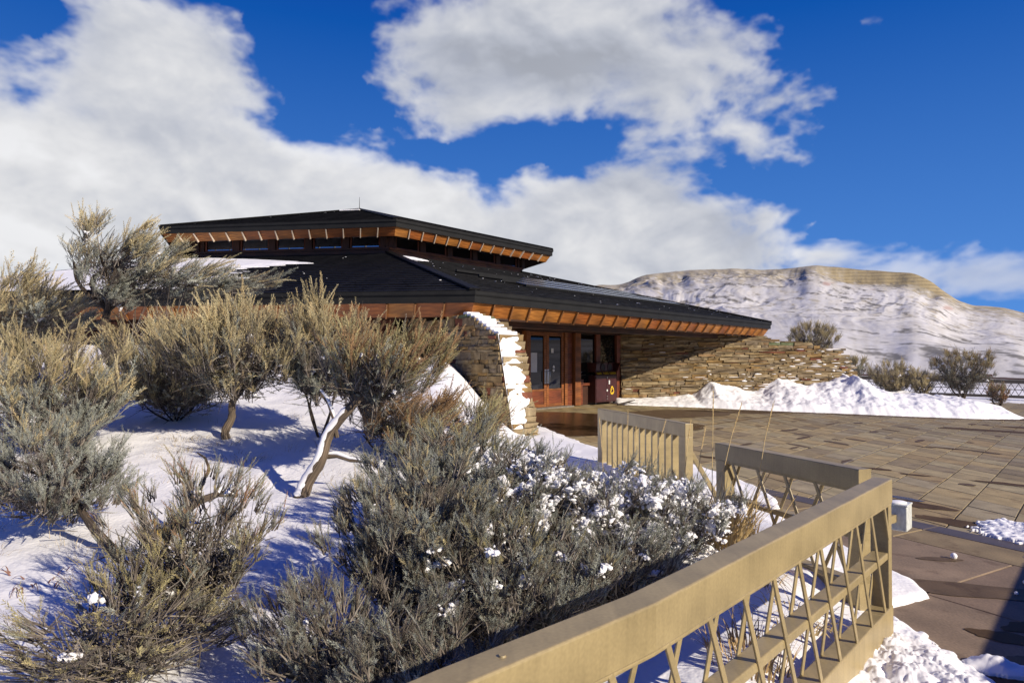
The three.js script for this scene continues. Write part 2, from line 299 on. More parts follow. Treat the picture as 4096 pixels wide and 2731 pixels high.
// ---- plaza of rhombic pavers, the concrete walkway in front
const dirA = V(Math.sin(39.8 * Math.PI / 180), 0, Math.cos(39.8 * Math.PI / 180)), dirB = V(Math.sin(-19 * Math.PI / 180), 0, Math.cos(-19 * Math.PI / 180)); // (x, -, ahead)
const onPlane = (x, z, up = 0) => W3(x, planeY(x, z) + up, z);
const slabSide = (x, z) => (x - 4.5) * 0.83 + (z - 7.75) * 0.55;       // above zero on the pavers' side of the walkway's edge
const frustum = (x, z, m = 0) => z > 0.8 && Math.abs(x / z) < 0.73 + m;
{
  const plaza = structure('plaza', 'plaza of tan rhombic stone pavers running from the walkway to the building', 'pavement', W3(6, -1.9, 16));
  const base = grid(30, 30, (u, v) => { const x = -12 + u * 60, z = -8 + v * 41.5; return onPlane(x, z, -0.005); }, null, 0.5);
  part('bedding', base, M.joint, plaza);
  const S = 0.635, r = rngOf(11), near = [], far = [];
  const variants = [];
  for (let k = 0; k < 7; k++) {                                       // a rhombic slab with eased edges, top at zero
    const j = () => (r() - 0.5) * 0.010, c = 0.003, e = S / 2 - 0.009;
    const corner = (a, b, o, y) => V(dirA.x * a * (e - o) + dirB.x * b * (e - o), y, -(dirA.z * a * (e - o) + dirB.z * b * (e - o)));
    const jj = [[1, 1], [-1, 1], [-1, -1], [1, -1]].map(() => [j(), j()]);
    const ring = (o, y) => [[1, 1], [-1, 1], [-1, -1], [1, -1], [1, 1]].map(([a, b], i) => { const p = corner(a, b, o, y), q = jj[i % 4]; p.x += q[0]; p.z += q[1]; return p; });
    const g = merged([quadStrip([ring(0, -0.07), ring(0, -c), ring(c, 0)]), quadStrip([[ring(c, 0)[0], ring(c, 0)[1]], [ring(c, 0)[3], ring(c, 0)[2]]])]);
    const uv = g.attributes.uv, ou = r() * 3, ov = r() * 3; for (let i = 0; i < uv.count; i++) uv.setXY(i, uv.getX(i) * 0.6 + ou, uv.getY(i) * 0.6 + ov);
    variants.push(g);
  }
  const tiltE = new THREE.Matrix4().makeBasis(V(1, -0.0316, 0).normalize(), V(0.0316, 1, 0.01315).normalize(), V(0, -0.01315, 1).normalize());
  for (let i = -30; i < 70; i++) {
    const shift = 0.5 * S * (((i % 2) + 2) % 2) * (i % 5 ? 1 : 0.6);       // courses run along dirA, broken joints across
    for (let j = -40; j < 80; j++) {
      const a = j * S + shift, b = i * S, x = 4.58 + dirA.x * a + dirB.x * b, z = 8.02 + dirA.z * a + dirB.z * b;
      if (slabSide(x, z) < -0.05 || z > 34 || x < -4 || x > 30 || z < 1) continue;
      if (x < edgeX(z) - 0.6 && z < 13) continue;
      if (z > 14 && x < -2.5) continue;
      if (!frustum(x, z, 0.14)) { if (Math.hypot(x, z) > 22) continue; }
      const m = new THREE.Matrix4().makeTranslation(...onPlane(x, z, (r() - 0.5) * 0.004)).multiply(tiltE).multiply(new THREE.Matrix4().makeRotationFromEuler(new THREE.Euler((r() - 0.5) * 0.006, 0, (r() - 0.5) * 0.006)));
      const hidden = !frustum(x, z, -0.02);
      (near).push([hidden ? 1e6 + z : Math.hypot(x, z), m, Math.floor(r() * variants.length), Math.floor(r() * paveTones.length)]);
    }
  }
  near.sort((p, q) => p[0] - q[0]);
  near.slice(0, 290).forEach(([, m, v, t]) => shared('paver', variants[v], paveTones[t], plaza, m));
  const rest = near.slice(290);
  const im = rest.map((q) => q[1]), cs = rest.map((q) => { const c = paveTones[q[3]].color; return c.clone(); });
  const stuffMat = mat([1, 1, 1], 0.72, { map: paveMap, bumpMap: paveBump, bumpScale: 0.0025 });
  stuffInstances('distant_pavers', variants[0], stuffMat, plaza, im, cs);
  // water and damp left by the snow that melts: thin films with their own outline
  const film = (cx, cz, rx, rz, turn, material, seed, name) => {
    const n = 40, c = Math.cos(turn), s = Math.sin(turn), rows = [[], []];
    for (let i = 0; i <= n; i++) { const w = (i % n) / n * Math.PI * 2, k = 1 + 0.55 * fbm(Math.cos(w) * 1.6 + seed, Math.sin(w) * 1.6, seed, 4); const a = Math.cos(w) * rx * k, b = Math.sin(w) * rz * k; rows[0].push(onPlane(cx, cz, 0.005)); rows[1].push(onPlane(cx + a * c - b * s, cz + a * s + b * c, 0.005)); }
    part(name, quadStrip(rows, 0.6), material, plaza);
  };
  let q = 1;
  for (const [cx, cz, rx, rz, tn, mt] of [[5.29, 9.5, 0.22, 0.10, 2.2, M.wetGloss], [5.15, 9.2, 0.46, 0.2, 2.4, M.wet], [6.2, 12.0, 0.24, 0.1, 2.6, M.wet], [6.56, 11.5, 0.22, 0.08, 2.6, M.wet], [7.7, 10.9, 0.5, 0.14, 2.6, M.wet], [13.3, 19.6, 1.3, 0.35, 2.8, M.wet], [15.6, 20.6, 1.2, 0.35, 2.8, M.wet], [9.4, 15.2, 0.4, 0.1, 2.6, M.wet],
    [2.3, 18.4, 2.6, 2.3, 0.7, M.wetGloss], [1.2, 16.3, 1.3, 1.2, 0.5, M.wetGloss], [5.0, 21.6, 2.4, 1.1, 0.75, M.wetDamp], [7.4, 23.0, 1.6, 0.35, 0.1, M.wet], [9.5, 23.75, 3.2, 0.28, 0.0, M.wet], [13.5, 23.4, 3.0, 0.25, 0.0, M.wet], [17.2, 23.9, 1.3, 0.4, 0.1, M.wet], [5.2, 8.1, 0.5, 0.2, 2.3, M.wet], [3.7, 12.6, 0.35, 0.12, 2.6, M.wet], [6.0, 7.9, 0.6, 0.3, 2.3, M.wet]]) film(cx, cz, rx, rz, tn, mt, q++ * 3.7, 'wet_patch');
  { const rr = rngOf(211); for (let k = 0; k < 34; k++) { const z = 8.6 + 13 * Math.sqrt(rr()), x = z * (0.22 + 0.5 * rr()); if (slabSide(x, z) < 0.5 || x < edgeX(z) + 0.4) continue; film(x, z, 0.10 + 0.3 * rr(), 0.04 + 0.07 * rr(), rr() < 0.6 ? 0.87 : 1.9, M.wetDamp, 300 + k * 3.1, 'damp_stain'); } }
  // a raised steel joint strip that crosses the pavers, and its fellow
  for (const [x0, z0, x1, z1, m] of [[3.0, 16.0, 9.2, 23.2, M.wet], [4.1, 10.4, 9.0, 16.2, M.concrete]]) part('joint_strip', bar(onPlane(x0, z0, 0.006), onPlane(x1, z1, 0.006), 0.03, 0.008), m, plaza);
}
{
  const walk = structure('walkway', 'brown concrete walkway slabs beside the tan railing, damp in places', 'pavement', W3(3.5, -1.9, 4));
  const r = rngOf(12), P = V(0.83, 0, 0.55), Q = V(0.55, 0, -0.83);       // across and along the walkway's edge
  const at = (a, b, up) => { up += 0.014; const x = 4.5 + P.x * a + Q.x * b, z = 7.75 + P.z * a + Q.z * b; return onPlane(x, z, up); };
  const slabs = [[0.36, 0.22]]; 
  const put = (a0, a1, b0, b1, m, name) => { const g = 0.006, c = 0.008; const ring = (o, y) => [at(a0 + g + o, b0 + g + o, y), at(a1 - g - o, b0 + g + o, y), at(a1 - g - o, b1 - g - o, y), at(a0 + g + o, b1 - g - o, y), at(a0 + g + o, b0 + g + o, y)];
    const t = ring(c, 0); part(name, merged([quadStrip([ring(0, -0.07), ring(0, -c), t], 0.5), quadStrip([[t[0], t[1]], [t[3], t[2]]], 0.5)]), m, walk); };
  const slabTones = [[0.34, 0.245, 0.165], [0.31, 0.225, 0.15], [0.365, 0.27, 0.18]].map((c) => mat(c, 0.78, { map: paveMap, bumpMap: paveBump, bumpScale: 0.002 }));
  const band = mat([0.15, 0.12, 0.105], 0.5, { map: paveMap, bumpMap: paveBump, bumpScale: 0.002 }), edge = mat([0.38, 0.29, 0.155], 0.75, { map: paveMap, bumpMap: paveBump, bumpScale: 0.002 });
  for (let k = -3; k < 5; k++) { put(0.0, 0.34, k * 2, k * 2 + 2, band, 'drain_strip'); put(-0.62, 0.0, k * 1.25, k * 1.25 + 1.25, edge, 'edge_paver'); }
  for (let i = 0; i < 5; i++) for (let j = -3; j < 4; j++) put(-0.62 - (i + 1) * 1.6, -0.62 - i * 1.6, j * 1.55 - 0.45, j * 1.55 + 1.1, slabTones[Math.floor(r() * 3)], 'slab');
  let q = 50;
  const film = (cx, cz, rx, rz, turn, material) => { const seed = q++ * 2.3, n = 48, c = Math.cos(turn), s = Math.sin(turn), rows = [[], []];
    for (let i = 0; i <= n; i++) { const w = (i % n) / n * Math.PI * 2, k = 1 + 0.7 * fbm(Math.cos(w) * 1.7 + seed, Math.sin(w) * 1.7, seed, 4), a = Math.cos(w) * rx * k, b = Math.sin(w) * rz * k; rows[0].push(onPlane(cx, cz, 0.019)); rows[1].push(onPlane(cx + a * c - b * s, cz + a * s + b * c, 0.019)); }
    part('wet_patch', quadStrip(rows, 0.6), material, walk); };
  for (const [cx, cz, rx, rz, tn, m] of [[3.75, 5.72, 0.75, 0.17, -0.25, M.wetDamp], [3.98, 6.6, 0.2, 0.06, 0, M.wetDamp], [3.3, 4.78, 0.2, 0.1, -0.5, M.wet], [3.62, 4.95, 0.2, 0.1, 0.3, M.wet], [2.78, 3.98, 0.32, 0.2, -0.3, M.wet], [3.15, 4.4, 0.14, 0.07, 0.3, M.wetDamp]]) film(cx, cz, rx, rz, tn, m);
}
// ---- the snowy land beyond and the butte: one sheet in rings round the viewer
const SKY_AZ = [-180, -60, 0, 7.1, 8.7, 10.9, 13.4, 15.7, 17.9, 20.5, 22.2, 23.3, 24.1, 26, 28.8, 29.8, 30.7, 31.9, 33, 34, 35.2, 36, 40, 50, 70, 180];
const SKY_T = [0.02, 0.03, 0.085, 0.0993, 0.0986, 0.112, 0.1166, 0.1172, 0.1166, 0.115, 0.1147, 0.1165, 0.1154, 0.1112, 0.1041, 0.1023, 0.0922, 0.073, 0.0617, 0.0602, 0.0573, 0.0502, 0.045, 0.03, 0.025, 0.02];
{
  const azs = []; for (let a = -180; a < -4; a += 4) azs.push(a); for (let a = -4; a < 5; a += 0.5) azs.push(a); for (let a = 5; a < 39; a += 0.055) azs.push(a); for (let a = 39; a <= 180; a += 3) azs.push(a);
  if (azs[azs.length - 1] < 180) azs.push(180);
  const rs = []; for (let r = 47; r < 3200; r *= r < 240 ? 1.04 : r < 1000 ? 1.008 : r < 1260 ? 1.0028 : 1.12) rs.push(r);
  const RT = 1200;
  const skyT = (az) => { let q = 0, w = 0; for (let k = -4; k <= 4; k++) { const g = Math.exp(-k * k / 6); q += g * interp(SKY_AZ, SKY_T, az + k * 0.24); w += g; } return q / w; };
  const hillY = (az, r) => {
    const s = Math.sin(az * Math.PI / 180), c = Math.cos(az * Math.PI / 180), x = s * r, z = c * r;
    const top = skyT(az) * RT;
    const edge = RT * (1 + 0.045 * fbm(az * 0.16, 3, 1, 3));
    const t = clamp((r - 210) / (edge - 210));
    const low = -3.2 - 5 * smooth(48, 110, r) + 2.2 * fbm(x * 0.012, z * 0.012, 5, 3) * smooth(60, 160, r);
    const wq = 2.2 * fbm(x * 0.0035, z * 0.0035, 2, 3);
    const gully = Math.abs(fbm(az * 0.26 + wq, r * 0.0016, 7, 5)), rib = Math.abs(fbm(az * 0.5 + 0.8 * wq + 4, r * 0.0022, 4, 4));
    const cap = lerp(0.08, 0.19, smooth(22.5, 26, az) * (1 - smooth(30.5, 32, az))) + 0.05 * smooth(0, 0.3, noise(az * 0.35, 4, 6)); let f = 0.19 * smooth(0.0, 0.42, t) + 0.30 * smooth(0.2, 0.75, t) + (0.51 - cap) * smooth(0.45, 0.985, t) + cap * smooth(0.90, 0.965, t);
    let y = lerp(low, top, f);
    const k = top / 130;
    y += (-9 * gully + 2) * smooth(0.15, 0.5, t) * (1 - smooth(0.80, 0.97, t)) * k;
    y += -9 * rib * smooth(0.60, 0.80, t) * (1 - 0.75 * smooth(0.88, 0.96, t)) * (1 - smooth(0.97, 1.03, t)) * k;
    y += 5 * fbm(x * 0.007, z * 0.007, 9, 5) * smooth(0.05, 0.3, t) * (1 - smooth(0.75, 0.97, t));
    y += 7 * smooth(0.08, 0.14, t + 0.05 * fbm(az * 0.12, 2, 4, 3)) * (1 - smooth(0.14, 0.42, t)) * smooth(0.0, 0.3, noise(az * 0.11, 5, 3) + 0.2);
    if (t >= 1) y = top - 0.02 * (r - edge);
    y += 1.5 * fbm(x * 0.03, z * 0.03, 2, 4) * smooth(0.02, 0.2, t) * (1 - 0.6 * smooth(0.95, 1, t));
    return y;
  };
  const nx = azs.length - 1, nz = rs.length - 1, Y = new Float32Array((nx + 1) * (nz + 1));
  for (let j = 0; j <= nz; j++) for (let i = 0; i <= nx; i++) Y[j * (nx + 1) + i] = hillY(azs[i], rs[j]);
  const g = grid(nx, nz, (u, v) => { const i = Math.round(u * nx), j = Math.round(v * nz), a = azs[i] * Math.PI / 180; return W3(Math.sin(a) * rs[j], Y[j * (nx + 1) + i], Math.cos(a) * rs[j]); }, null, 0.02);
  const col = new Float32Array((nx + 1) * (nz + 1) * 3), n = g.attributes.normal;
  for (let j = 0; j <= nz; j++) for (let i = 0; i <= nx; i++) {
    const k = j * (nx + 1) + i, az = azs[i], r = rs[j], x = Math.sin(az * Math.PI / 180) * r, z = Math.cos(az * Math.PI / 180) * r;
    const t = clamp((r - 210) / (RT - 210)), steep = 1 - Math.abs(n.getY(k)), y = Y[k];
    const top = skyT(az) * RT, hf = y / Math.max(20, top);
    const strata = 0.5 + 0.5 * Math.sin(y * 1.1 + 3 * fbm(az * 0.4, 1, 2, 2));
    const nn = fbm(az * 1.6, r * 0.008, 4, 5), fine = fbm(x * 0.10, z * 0.045, 8, 4), speck = fbm(x * 0.16, z * 0.10, 5, 3);
    const upper = smooth(0.60, 0.93, hf + 0.10 * nn), band = fbm(az * 0.8, y * 0.16, 7, 4);
    let rock = smooth(0.50, 0.80, hf + 0.12 * nn) * clamp(0.80 + 1.9 * fine + 1.0 * band + 0.9 * steep + 0.5 * (strata - 0.5));
    rock = Math.max(rock, 0.75 * smooth(0.14, 0.36, fine + 0.6 * band + 0.3 * nn + 0.4 * steep) * smooth(0.1, 0.4, hf), smooth(0.85, 0.95, hf + 0.05 * nn) * clamp(0.92 + 0.5 * fine));
    const cliff = smooth(0.775, 0.80, hf + 0.02 * nn - 0.012 * (az - 26)) * smooth(23.0, 26, az + 2.5 * nn) * (1 - smooth(31.0, 32.5, az));
    const brush = smooth(0.13, 0.30, fbm(x * 0.008 + 2, z * 0.02, 3, 4) * 0.75 + 0.75 * fine + 0.5 * speck) * smooth(55, 140, r) * (1 - 0.45 * smooth(0.7, 0.95, hf)) * 0.85;
    const red = smooth(0.10, 0.3, fbm(az * 0.6, y * 0.05, 6, 3) + 0.35 * steep - 0.1) * smooth(0.36, 0.46, hf) * (1 - smooth(0.60, 0.68, hf)) * smooth(20, 23, az) * (1 - smooth(31, 34, az));
    const thin = clamp(0.38 + 0.9 * nn + 0.6 * fine + 0.3 * band); let c = [lerp(0.76, 0.58, thin), lerp(0.745, 0.55, thin), lerp(0.72, 0.48, thin)];
    const mix = (q, w) => { w = clamp(w); c = c.map((v, m) => lerp(v, q[m], w)); };
    mix([0.37 + 0.07 * strata, 0.32 + 0.055 * strata, 0.21 + 0.035 * strata], rock * 0.95);
    mix([0.26 + 0.17 * strata, 0.20 + 0.14 * strata, 0.10 + 0.07 * strata], cliff * 0.9);
    mix([0.40, 0.21, 0.15], red * 0.7);
    mix([0.15, 0.14, 0.12], brush);
    col.set(c, k * 3);
  }
  g.setAttribute('color', new THREE.BufferAttribute(col, 3));
  const hm = mat([1, 1, 1], 0.9, { vertexColors: true, bumpMap: hillBump, bumpScale: 0.5 });
  const o = structure('butte', 'snow-dusted flat-topped butte with tan rock bands beyond the plaza', 'hill', W3(300, 0, 900));
  part('hillside', g, hm, o);
}
// ---- ploughed snow along the right-hand stone wall
const bankFront = (x) => interp([3.4, 3.7, 4.4, 5.65, 7.3, 9.2, 11.4, 12.9, 15.4, 17.2, 18.2], [25.2, 24.5, 24.4, 24.45, 24.3, 23.9, 23.8, 23.57, 23.5, 23.9, 24.9], x);
function bankY(x, z) {
  const f = bankFront(x) + 0.14 * fbm(x * 2.2, z * 0.8, 3, 3), d = z - f;
  const peak = interp([3.5, 4.5, 5.6, 6.6, 7.3, 8.2, 9.0, 10.0, 10.9, 11.9, 12.7, 13.3, 14.0, 15, 16.2, 17, 17.7, 18.4], [0.18, 0.2, 0.24, 0.42, 1.1, 0.72, 0.55, 1.08, 0.9, 1.05, 1.32, 0.85, 0.55, 0.55, 0.6, 0.42, 0.16, -0.05], x);
  const depth = interp([3.5, 6, 8, 12, 14, 18], [1.0, 1.6, 2.7, 3.4, 1.5, 1.1], x);
  const rise = smooth(-0.05, depth, d) * 0.8 + 0.2 * smooth(-0.05, 0.35, d);
  const lump = 0.15 * Math.abs(fbm(x * 0.9, z * 1.1, 3, 4)) + 0.12 * fbm(x * 2.6, z * 2.6, 8, 3) + 0.03 * fbm(x * 8, z * 8, 4, 2);
  const toe = smooth(0.0, 0.4, d) * smooth(0, 0.2, peak);
  return planeY(x, z) - 0.06 + 0.08 * smooth(-0.05, 0.08, d) * smooth(0, 0.12, peak) + 1.02 * peak * rise * (0.88 + 0.3 * fbm(x * 0.8, z * 0.8, 6, 3)) + lump * toe * (0.35 + 0.65 * smooth(0, 0.8, peak));
}
{
  const o = structure('snow_bank', 'white ploughed snow bank heaped against the right stone wall', 'snow bank', W3(10, -1.9, 25));
  const g = grid(420, 190, (u, v) => { const x = 3.2 + u * 15.6, z = 23.0 + v * 9.5; return W3(x, bankY(x, z), z); }, null, 0.5);
  part('snow_heap', g, M.snow, o);
  // low snow-covered mound behind the wall's far end, where a bush stands
  const m = grid(40, 40, (u, v) => { const x = 8 + u * 13, z = 28.6 + v * 10, q = Math.hypot((x - 12.6) / 4.2, (z - 33) / 3.6); return W3(x, planeY(x, z) - 0.1 + 1.75 * (1 - smooth(0.1, 1.25, q)) + 0.12 * fbm(x, z, 2, 3), z); }, null, 0.5);
  part('snow_mound', m, M.snow, o);
}

// ================================================================ THE BUILDING: a hexagonal hall with two hipped roofs
const TH = 0.3521, CX = -6.5, CZ = 29.86, AP = Math.cos(Math.PI / 6);
const R_LOW = 16.66, R_UP = 8.25, R_WALL = 7.01, Y_LOW = 1.10, Y_UP = 4.097, TF = 0.237, Y_JOIN = 3.42, Y_APEX = 6.23;
const facet = (k) => { const p = TH + (k + 0.5) * Math.PI / 3; return { n: [Math.sin(p), -Math.cos(p)], e: [Math.cos(p), Math.sin(p)] }; };
// a point on facet k: "a" metres from the axis, "s" along the eave from its middle, height y
const F = (k, a, s, y) => { const f = facet(k); return W3(CX + f.n[0] * a + f.e[0] * s, y, CZ + f.n[1] * a + f.e[1] * s); };
const hall = thing('visitor_center', 'low hexagonal visitor building with black stepped roofs and orange wooden eaves', 'building', W3(CX, -1.7, CZ));
const A_LOW = R_LOW * AP, A_UP = R_UP * AP, A_WALL = R_WALL * AP;
{
  const rr = rngOf(31);
  const roofPart = (name) => { const g = new THREE.Group(); g.name = name; hall.add(g); return g; };
  const slope = (Y_JOIN - (Y_LOW + TF)) / (A_LOW - A_WALL), slopeU = (Y_APEX - (Y_UP + TF)) / A_UP;
  // one course of metal shingles: its lower edge stands proud of the course below; each is cut into shingles that lie a little unevenly
  const course = (k, a0, a1, yOf, step, fine) => {
    const t = Math.tan(Math.PI / 6), list = [], len = a0 * t * 2, n = fine ? Math.max(1, Math.round(len / 1.2)) : 1, off = rr() * 0.5;
    for (let i = 0; i < n; i++) {
      const u0 = i / n, u1 = (i + 1) / n, lift = fine ? (rr() - 0.5) * 0.010 : 0, gap = fine ? 0.004 : 0;
      const s0 = lerp(-a0 * t, a0 * t, u0) + (i ? gap : 0), s1 = lerp(-a0 * t, a0 * t, u1) - (i < n - 1 ? gap : 0), q0 = lerp(-a1 * t, a1 * t, u0) + (i ? gap : 0), q1 = lerp(-a1 * t, a1 * t, u1) - (i < n - 1 ? gap : 0);
      list.push(quadStrip([[F(k, a0, s0, yOf(a0) - 0.01), F(k, a0, s1, yOf(a0) - 0.01)], [F(k, a0, s0, yOf(a0) + step + lift), F(k, a0, s1, yOf(a0) + step + lift)], [F(k, a1, q0, yOf(a1) + 0.004 + lift), F(k, a1, q1, yOf(a1) + 0.004 + lift)]], 0.5));
    }
    return merged(list);
  };
  const buildRoof = (name, aEave, aTop, yEave, sl, n) => {
    const roof = roofPart(name), yOf = (a) => yEave + (aEave - a) * sl;
    for (let k = -1; k < 5; k++) {
      const near = k <= 0, rest = [];
      for (let i = 0; i < n; i++) { const a0 = lerp(aEave + 0.03, aTop, i / n), a1 = lerp(aEave + 0.03, aTop, (i + 1) / n) - 0.0; const g = course(k, a0, Math.max(a1, 0.02), yOf, 0.032, near); if (near) part('shingle_course', g, M.roof, roof); else rest.push(g); }
      if (rest.length) part('shingle_courses', merged(rest), M.roof, roof);
    }
    for (let k = 0; k < 6; k++) { const t = Math.tan(Math.PI / 6); const p = F(k - 1, aEave + 0.02, (aEave + 0.02) * t, yEave + 0.035), q = F(k - 1, Math.max(aTop, 0.05), Math.max(aTop, 0.05) * t, yOf(Math.max(aTop, 0.05)) + 0.05); part('ridge_cap', bar(p, q, 0.24, 0.045, UP, 0.012), M.roof, roof); }
    return roof;
  };
  buildRoof('lower_roof', A_LOW, A_WALL - 0.05, Y_LOW + TF, slope, 25);
  const up = buildRoof('upper_roof', A_UP, 0, Y_UP + TF, slopeU, 20);
  part('lightning_rod', tube([W3(CX, Y_APEX - 0.1, CZ), W3(CX, Y_APEX + 0.55, CZ)], [0.018, 0.007], 6), M.fascia, up);
  part('ridge_snow', merged([bar(F(-1, 1.2, -0.35, Y_APEX - 0.27), F(-1, 1.15, 0.5, Y_APEX - 0.255), 0.22, 0.05, UP, 0.02)]), M.snow, up);
  // eaves: a stepped metal fascia, a leaning band of boards between battens, and the soffit
  const eave = (name, aE, yE, aWall, drop, run, yIn, battenGap, battenMat, boardMats) => {
    const g = roofPart(name), t = Math.tan(Math.PI / 6);
    for (let k = -1; k < 5; k++) {
      const L = aE * t;
      part('fascia', merged([
        quadStrip([[F(k, aE, -L, yE), F(k, aE, L, yE)], [F(k, aE, -L, yE + TF * 0.62), F(k, aE, L, yE + TF * 0.62)], [F(k, aE + 0.02, -L - 0.011, yE + TF * 0.62), F(k, aE + 0.02, L + 0.011, yE + TF * 0.62)], [F(k, aE + 0.02, -L - 0.011, yE + TF * 0.70), F(k, aE + 0.02, L + 0.011, yE + TF * 0.70)], [F(k, aE + 0.035, -L - 0.02, yE + TF * 0.70), F(k, aE + 0.035, L + 0.02, yE + TF * 0.70)], [F(k, aE + 0.035, -L - 0.02, yE + TF), F(k, aE + 0.035, L + 0.02, yE + TF)], [F(k, aE - 0.1, -L + 0.06, yE + TF + 0.02), F(k, aE - 0.1, L - 0.06, yE + TF + 0.02)]]),
        quadStrip([[F(k, aE, -L, yE), F(k, aE, L, yE)], [F(k, aE - 0.05, -L + 0.03, yE), F(k, aE - 0.05, L - 0.03, yE)]])]), M.fascia, g);
      const a0 = aE - 0.05, a1 = aE - run, near = k <= 0, y0 = yE + 0.02, y1 = yE - drop;
      const n = Math.round(2 * L / battenGap);
      if (near) for (let i = 0; i < n; i++) {
        const u0 = i / n, u1 = (i + 1) / n, p = (a, u, y, o) => F(k, a, lerp(-a * t, a * t, u), y);
        part('eave_board', quadStrip([[p(a0, u0, y0), p(a0, u1, y0)], [p(a1, u0, y1), p(a1, u1, y1)], [p(a1 - 0.03, u0, y1 + 0.01), p(a1 - 0.03, u1, y1 + 0.01)]], 0.9), boardMats[Math.floor(rr() * boardMats.length)], g);
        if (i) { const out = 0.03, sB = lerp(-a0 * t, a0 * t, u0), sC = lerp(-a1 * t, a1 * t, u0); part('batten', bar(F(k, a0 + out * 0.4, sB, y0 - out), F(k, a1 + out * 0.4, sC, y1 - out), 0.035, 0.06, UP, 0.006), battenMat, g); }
      } else part('eave_boards', quadStrip([[F(k, a0, -a0 * t, y0), F(k, a0, a0 * t, y0)], [F(k, a1, -a1 * t, y1), F(k, a1, a1 * t, y1)]]), boardMats[0], g);
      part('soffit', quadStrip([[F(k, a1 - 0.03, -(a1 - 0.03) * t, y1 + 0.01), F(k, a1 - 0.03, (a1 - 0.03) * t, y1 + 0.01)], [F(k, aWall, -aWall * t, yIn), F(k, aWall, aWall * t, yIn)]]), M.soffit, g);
    }
    return g;
  };
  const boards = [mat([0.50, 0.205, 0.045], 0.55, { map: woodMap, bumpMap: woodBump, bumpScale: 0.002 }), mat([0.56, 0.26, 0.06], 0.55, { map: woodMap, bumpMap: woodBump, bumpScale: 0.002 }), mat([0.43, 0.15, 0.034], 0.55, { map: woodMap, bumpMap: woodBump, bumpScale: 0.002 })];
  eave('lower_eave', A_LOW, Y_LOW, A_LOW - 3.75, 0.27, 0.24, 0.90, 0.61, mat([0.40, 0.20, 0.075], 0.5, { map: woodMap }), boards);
  eave('upper_eave', A_UP, Y_UP, A_WALL + 0.02, 0.25, 0.23, Y_UP - 0.06, 0.61, mat([0.55, 0.45, 0.34], 0.5), boards);  // battens paler than the lower ones: bright reflected light put into their colour

  // clerestory: five windows on each side between posts, a sill board and a skirting board under them
  for (let k = -1; k < 5; k++) {
    const g = roofPart('clerestory_wall'), L = A_WALL * Math.tan(Math.PI / 6), yb = Y_JOIN + 0.2, yt = Y_UP - 0.08, pitch = 1.33, wide = 1.05;
    part('wall', quadStrip([[F(k, A_WALL - 0.12, -L, Y_JOIN - 0.2), F(k, A_WALL - 0.12, L, Y_JOIN - 0.2)], [F(k, A_WALL - 0.12, -L, yt + 0.25), F(k, A_WALL - 0.12, L, yt + 0.25)]]), M.woodDark, g);
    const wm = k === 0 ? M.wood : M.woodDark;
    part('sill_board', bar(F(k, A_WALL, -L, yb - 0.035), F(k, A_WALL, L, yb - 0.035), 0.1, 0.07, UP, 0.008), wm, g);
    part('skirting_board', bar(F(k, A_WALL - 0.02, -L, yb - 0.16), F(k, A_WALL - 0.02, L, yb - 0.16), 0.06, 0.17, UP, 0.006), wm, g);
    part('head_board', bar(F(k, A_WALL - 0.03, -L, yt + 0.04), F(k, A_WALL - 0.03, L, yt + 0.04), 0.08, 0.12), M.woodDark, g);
    for (let i = 0; i < 5; i++) {
      const c = (i - 2) * pitch;
      part('window_pane', quadStrip([[F(k, A_WALL - 0.07, c - wide / 2, yb), F(k, A_WALL - 0.07, c + wide / 2, yb)], [F(k, A_WALL - 0.07, c - wide / 2, yt), F(k, A_WALL - 0.07, c + wide / 2, yt)]]), M.skyGlass, g);
      part('window_frame', merged([[-1, 0.04], [1, 0.04]].map(([s]) => bar(F(k, A_WALL - 0.05, c + s * (wide / 2 - 0.02), yb), F(k, A_WALL - 0.05, c + s * (wide / 2 - 0.02), yt), 0.05, 0.05, V(0.3, 0, 0.9))).concat([bar(F(k, A_WALL - 0.05, c - wide / 2, yb + 0.02), F(k, A_WALL - 0.05, c + wide / 2, yb + 0.02), 0.05, 0.04)])), M.woodRed, g);
    }
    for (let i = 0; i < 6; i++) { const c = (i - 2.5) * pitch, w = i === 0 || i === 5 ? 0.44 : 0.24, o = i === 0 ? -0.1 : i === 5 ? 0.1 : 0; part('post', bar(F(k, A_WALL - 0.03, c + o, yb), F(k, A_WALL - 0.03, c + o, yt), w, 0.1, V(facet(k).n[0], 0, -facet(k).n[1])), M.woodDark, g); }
  }
  // added pale glossy panels, shaped to the bright reflection on the right-hand roof
  {
    const g = roofPart('roof_sheen_array'), yOf = (a) => Y_LOW + TF + (A_LOW - a) * slope + 0.07;
    for (let r = 0; r < 4; r++) { const i0 = 2.0 + r * 0.66; 
      for (let c = 0; c < 7; c++) { const s0 = -3.9 + r * 0.9 + c * 1.32; if (s0 > 4.4) continue; part('sheen_panel', bar(F(0, A_LOW - i0 - 0.3, s0, yOf(A_LOW - i0 - 0.3)), F(0, A_LOW - i0 - 0.3, s0 + 1.29, yOf(A_LOW - i0 - 0.3)), 0.56, 0.03, V(facet(0).n[0] * 0.249, 0.968, -facet(0).n[1] * 0.249), 0.005), M.panel, g); }
      part('panel_rail', bar(F(0, A_LOW - i0, -4.2 - r * 0.2, yOf(A_LOW - i0) + 0.0), F(0, A_LOW - i0, 5.4, yOf(A_LOW - i0) + 0.0), 0.05, 0.06), M.fascia, g); }
  }

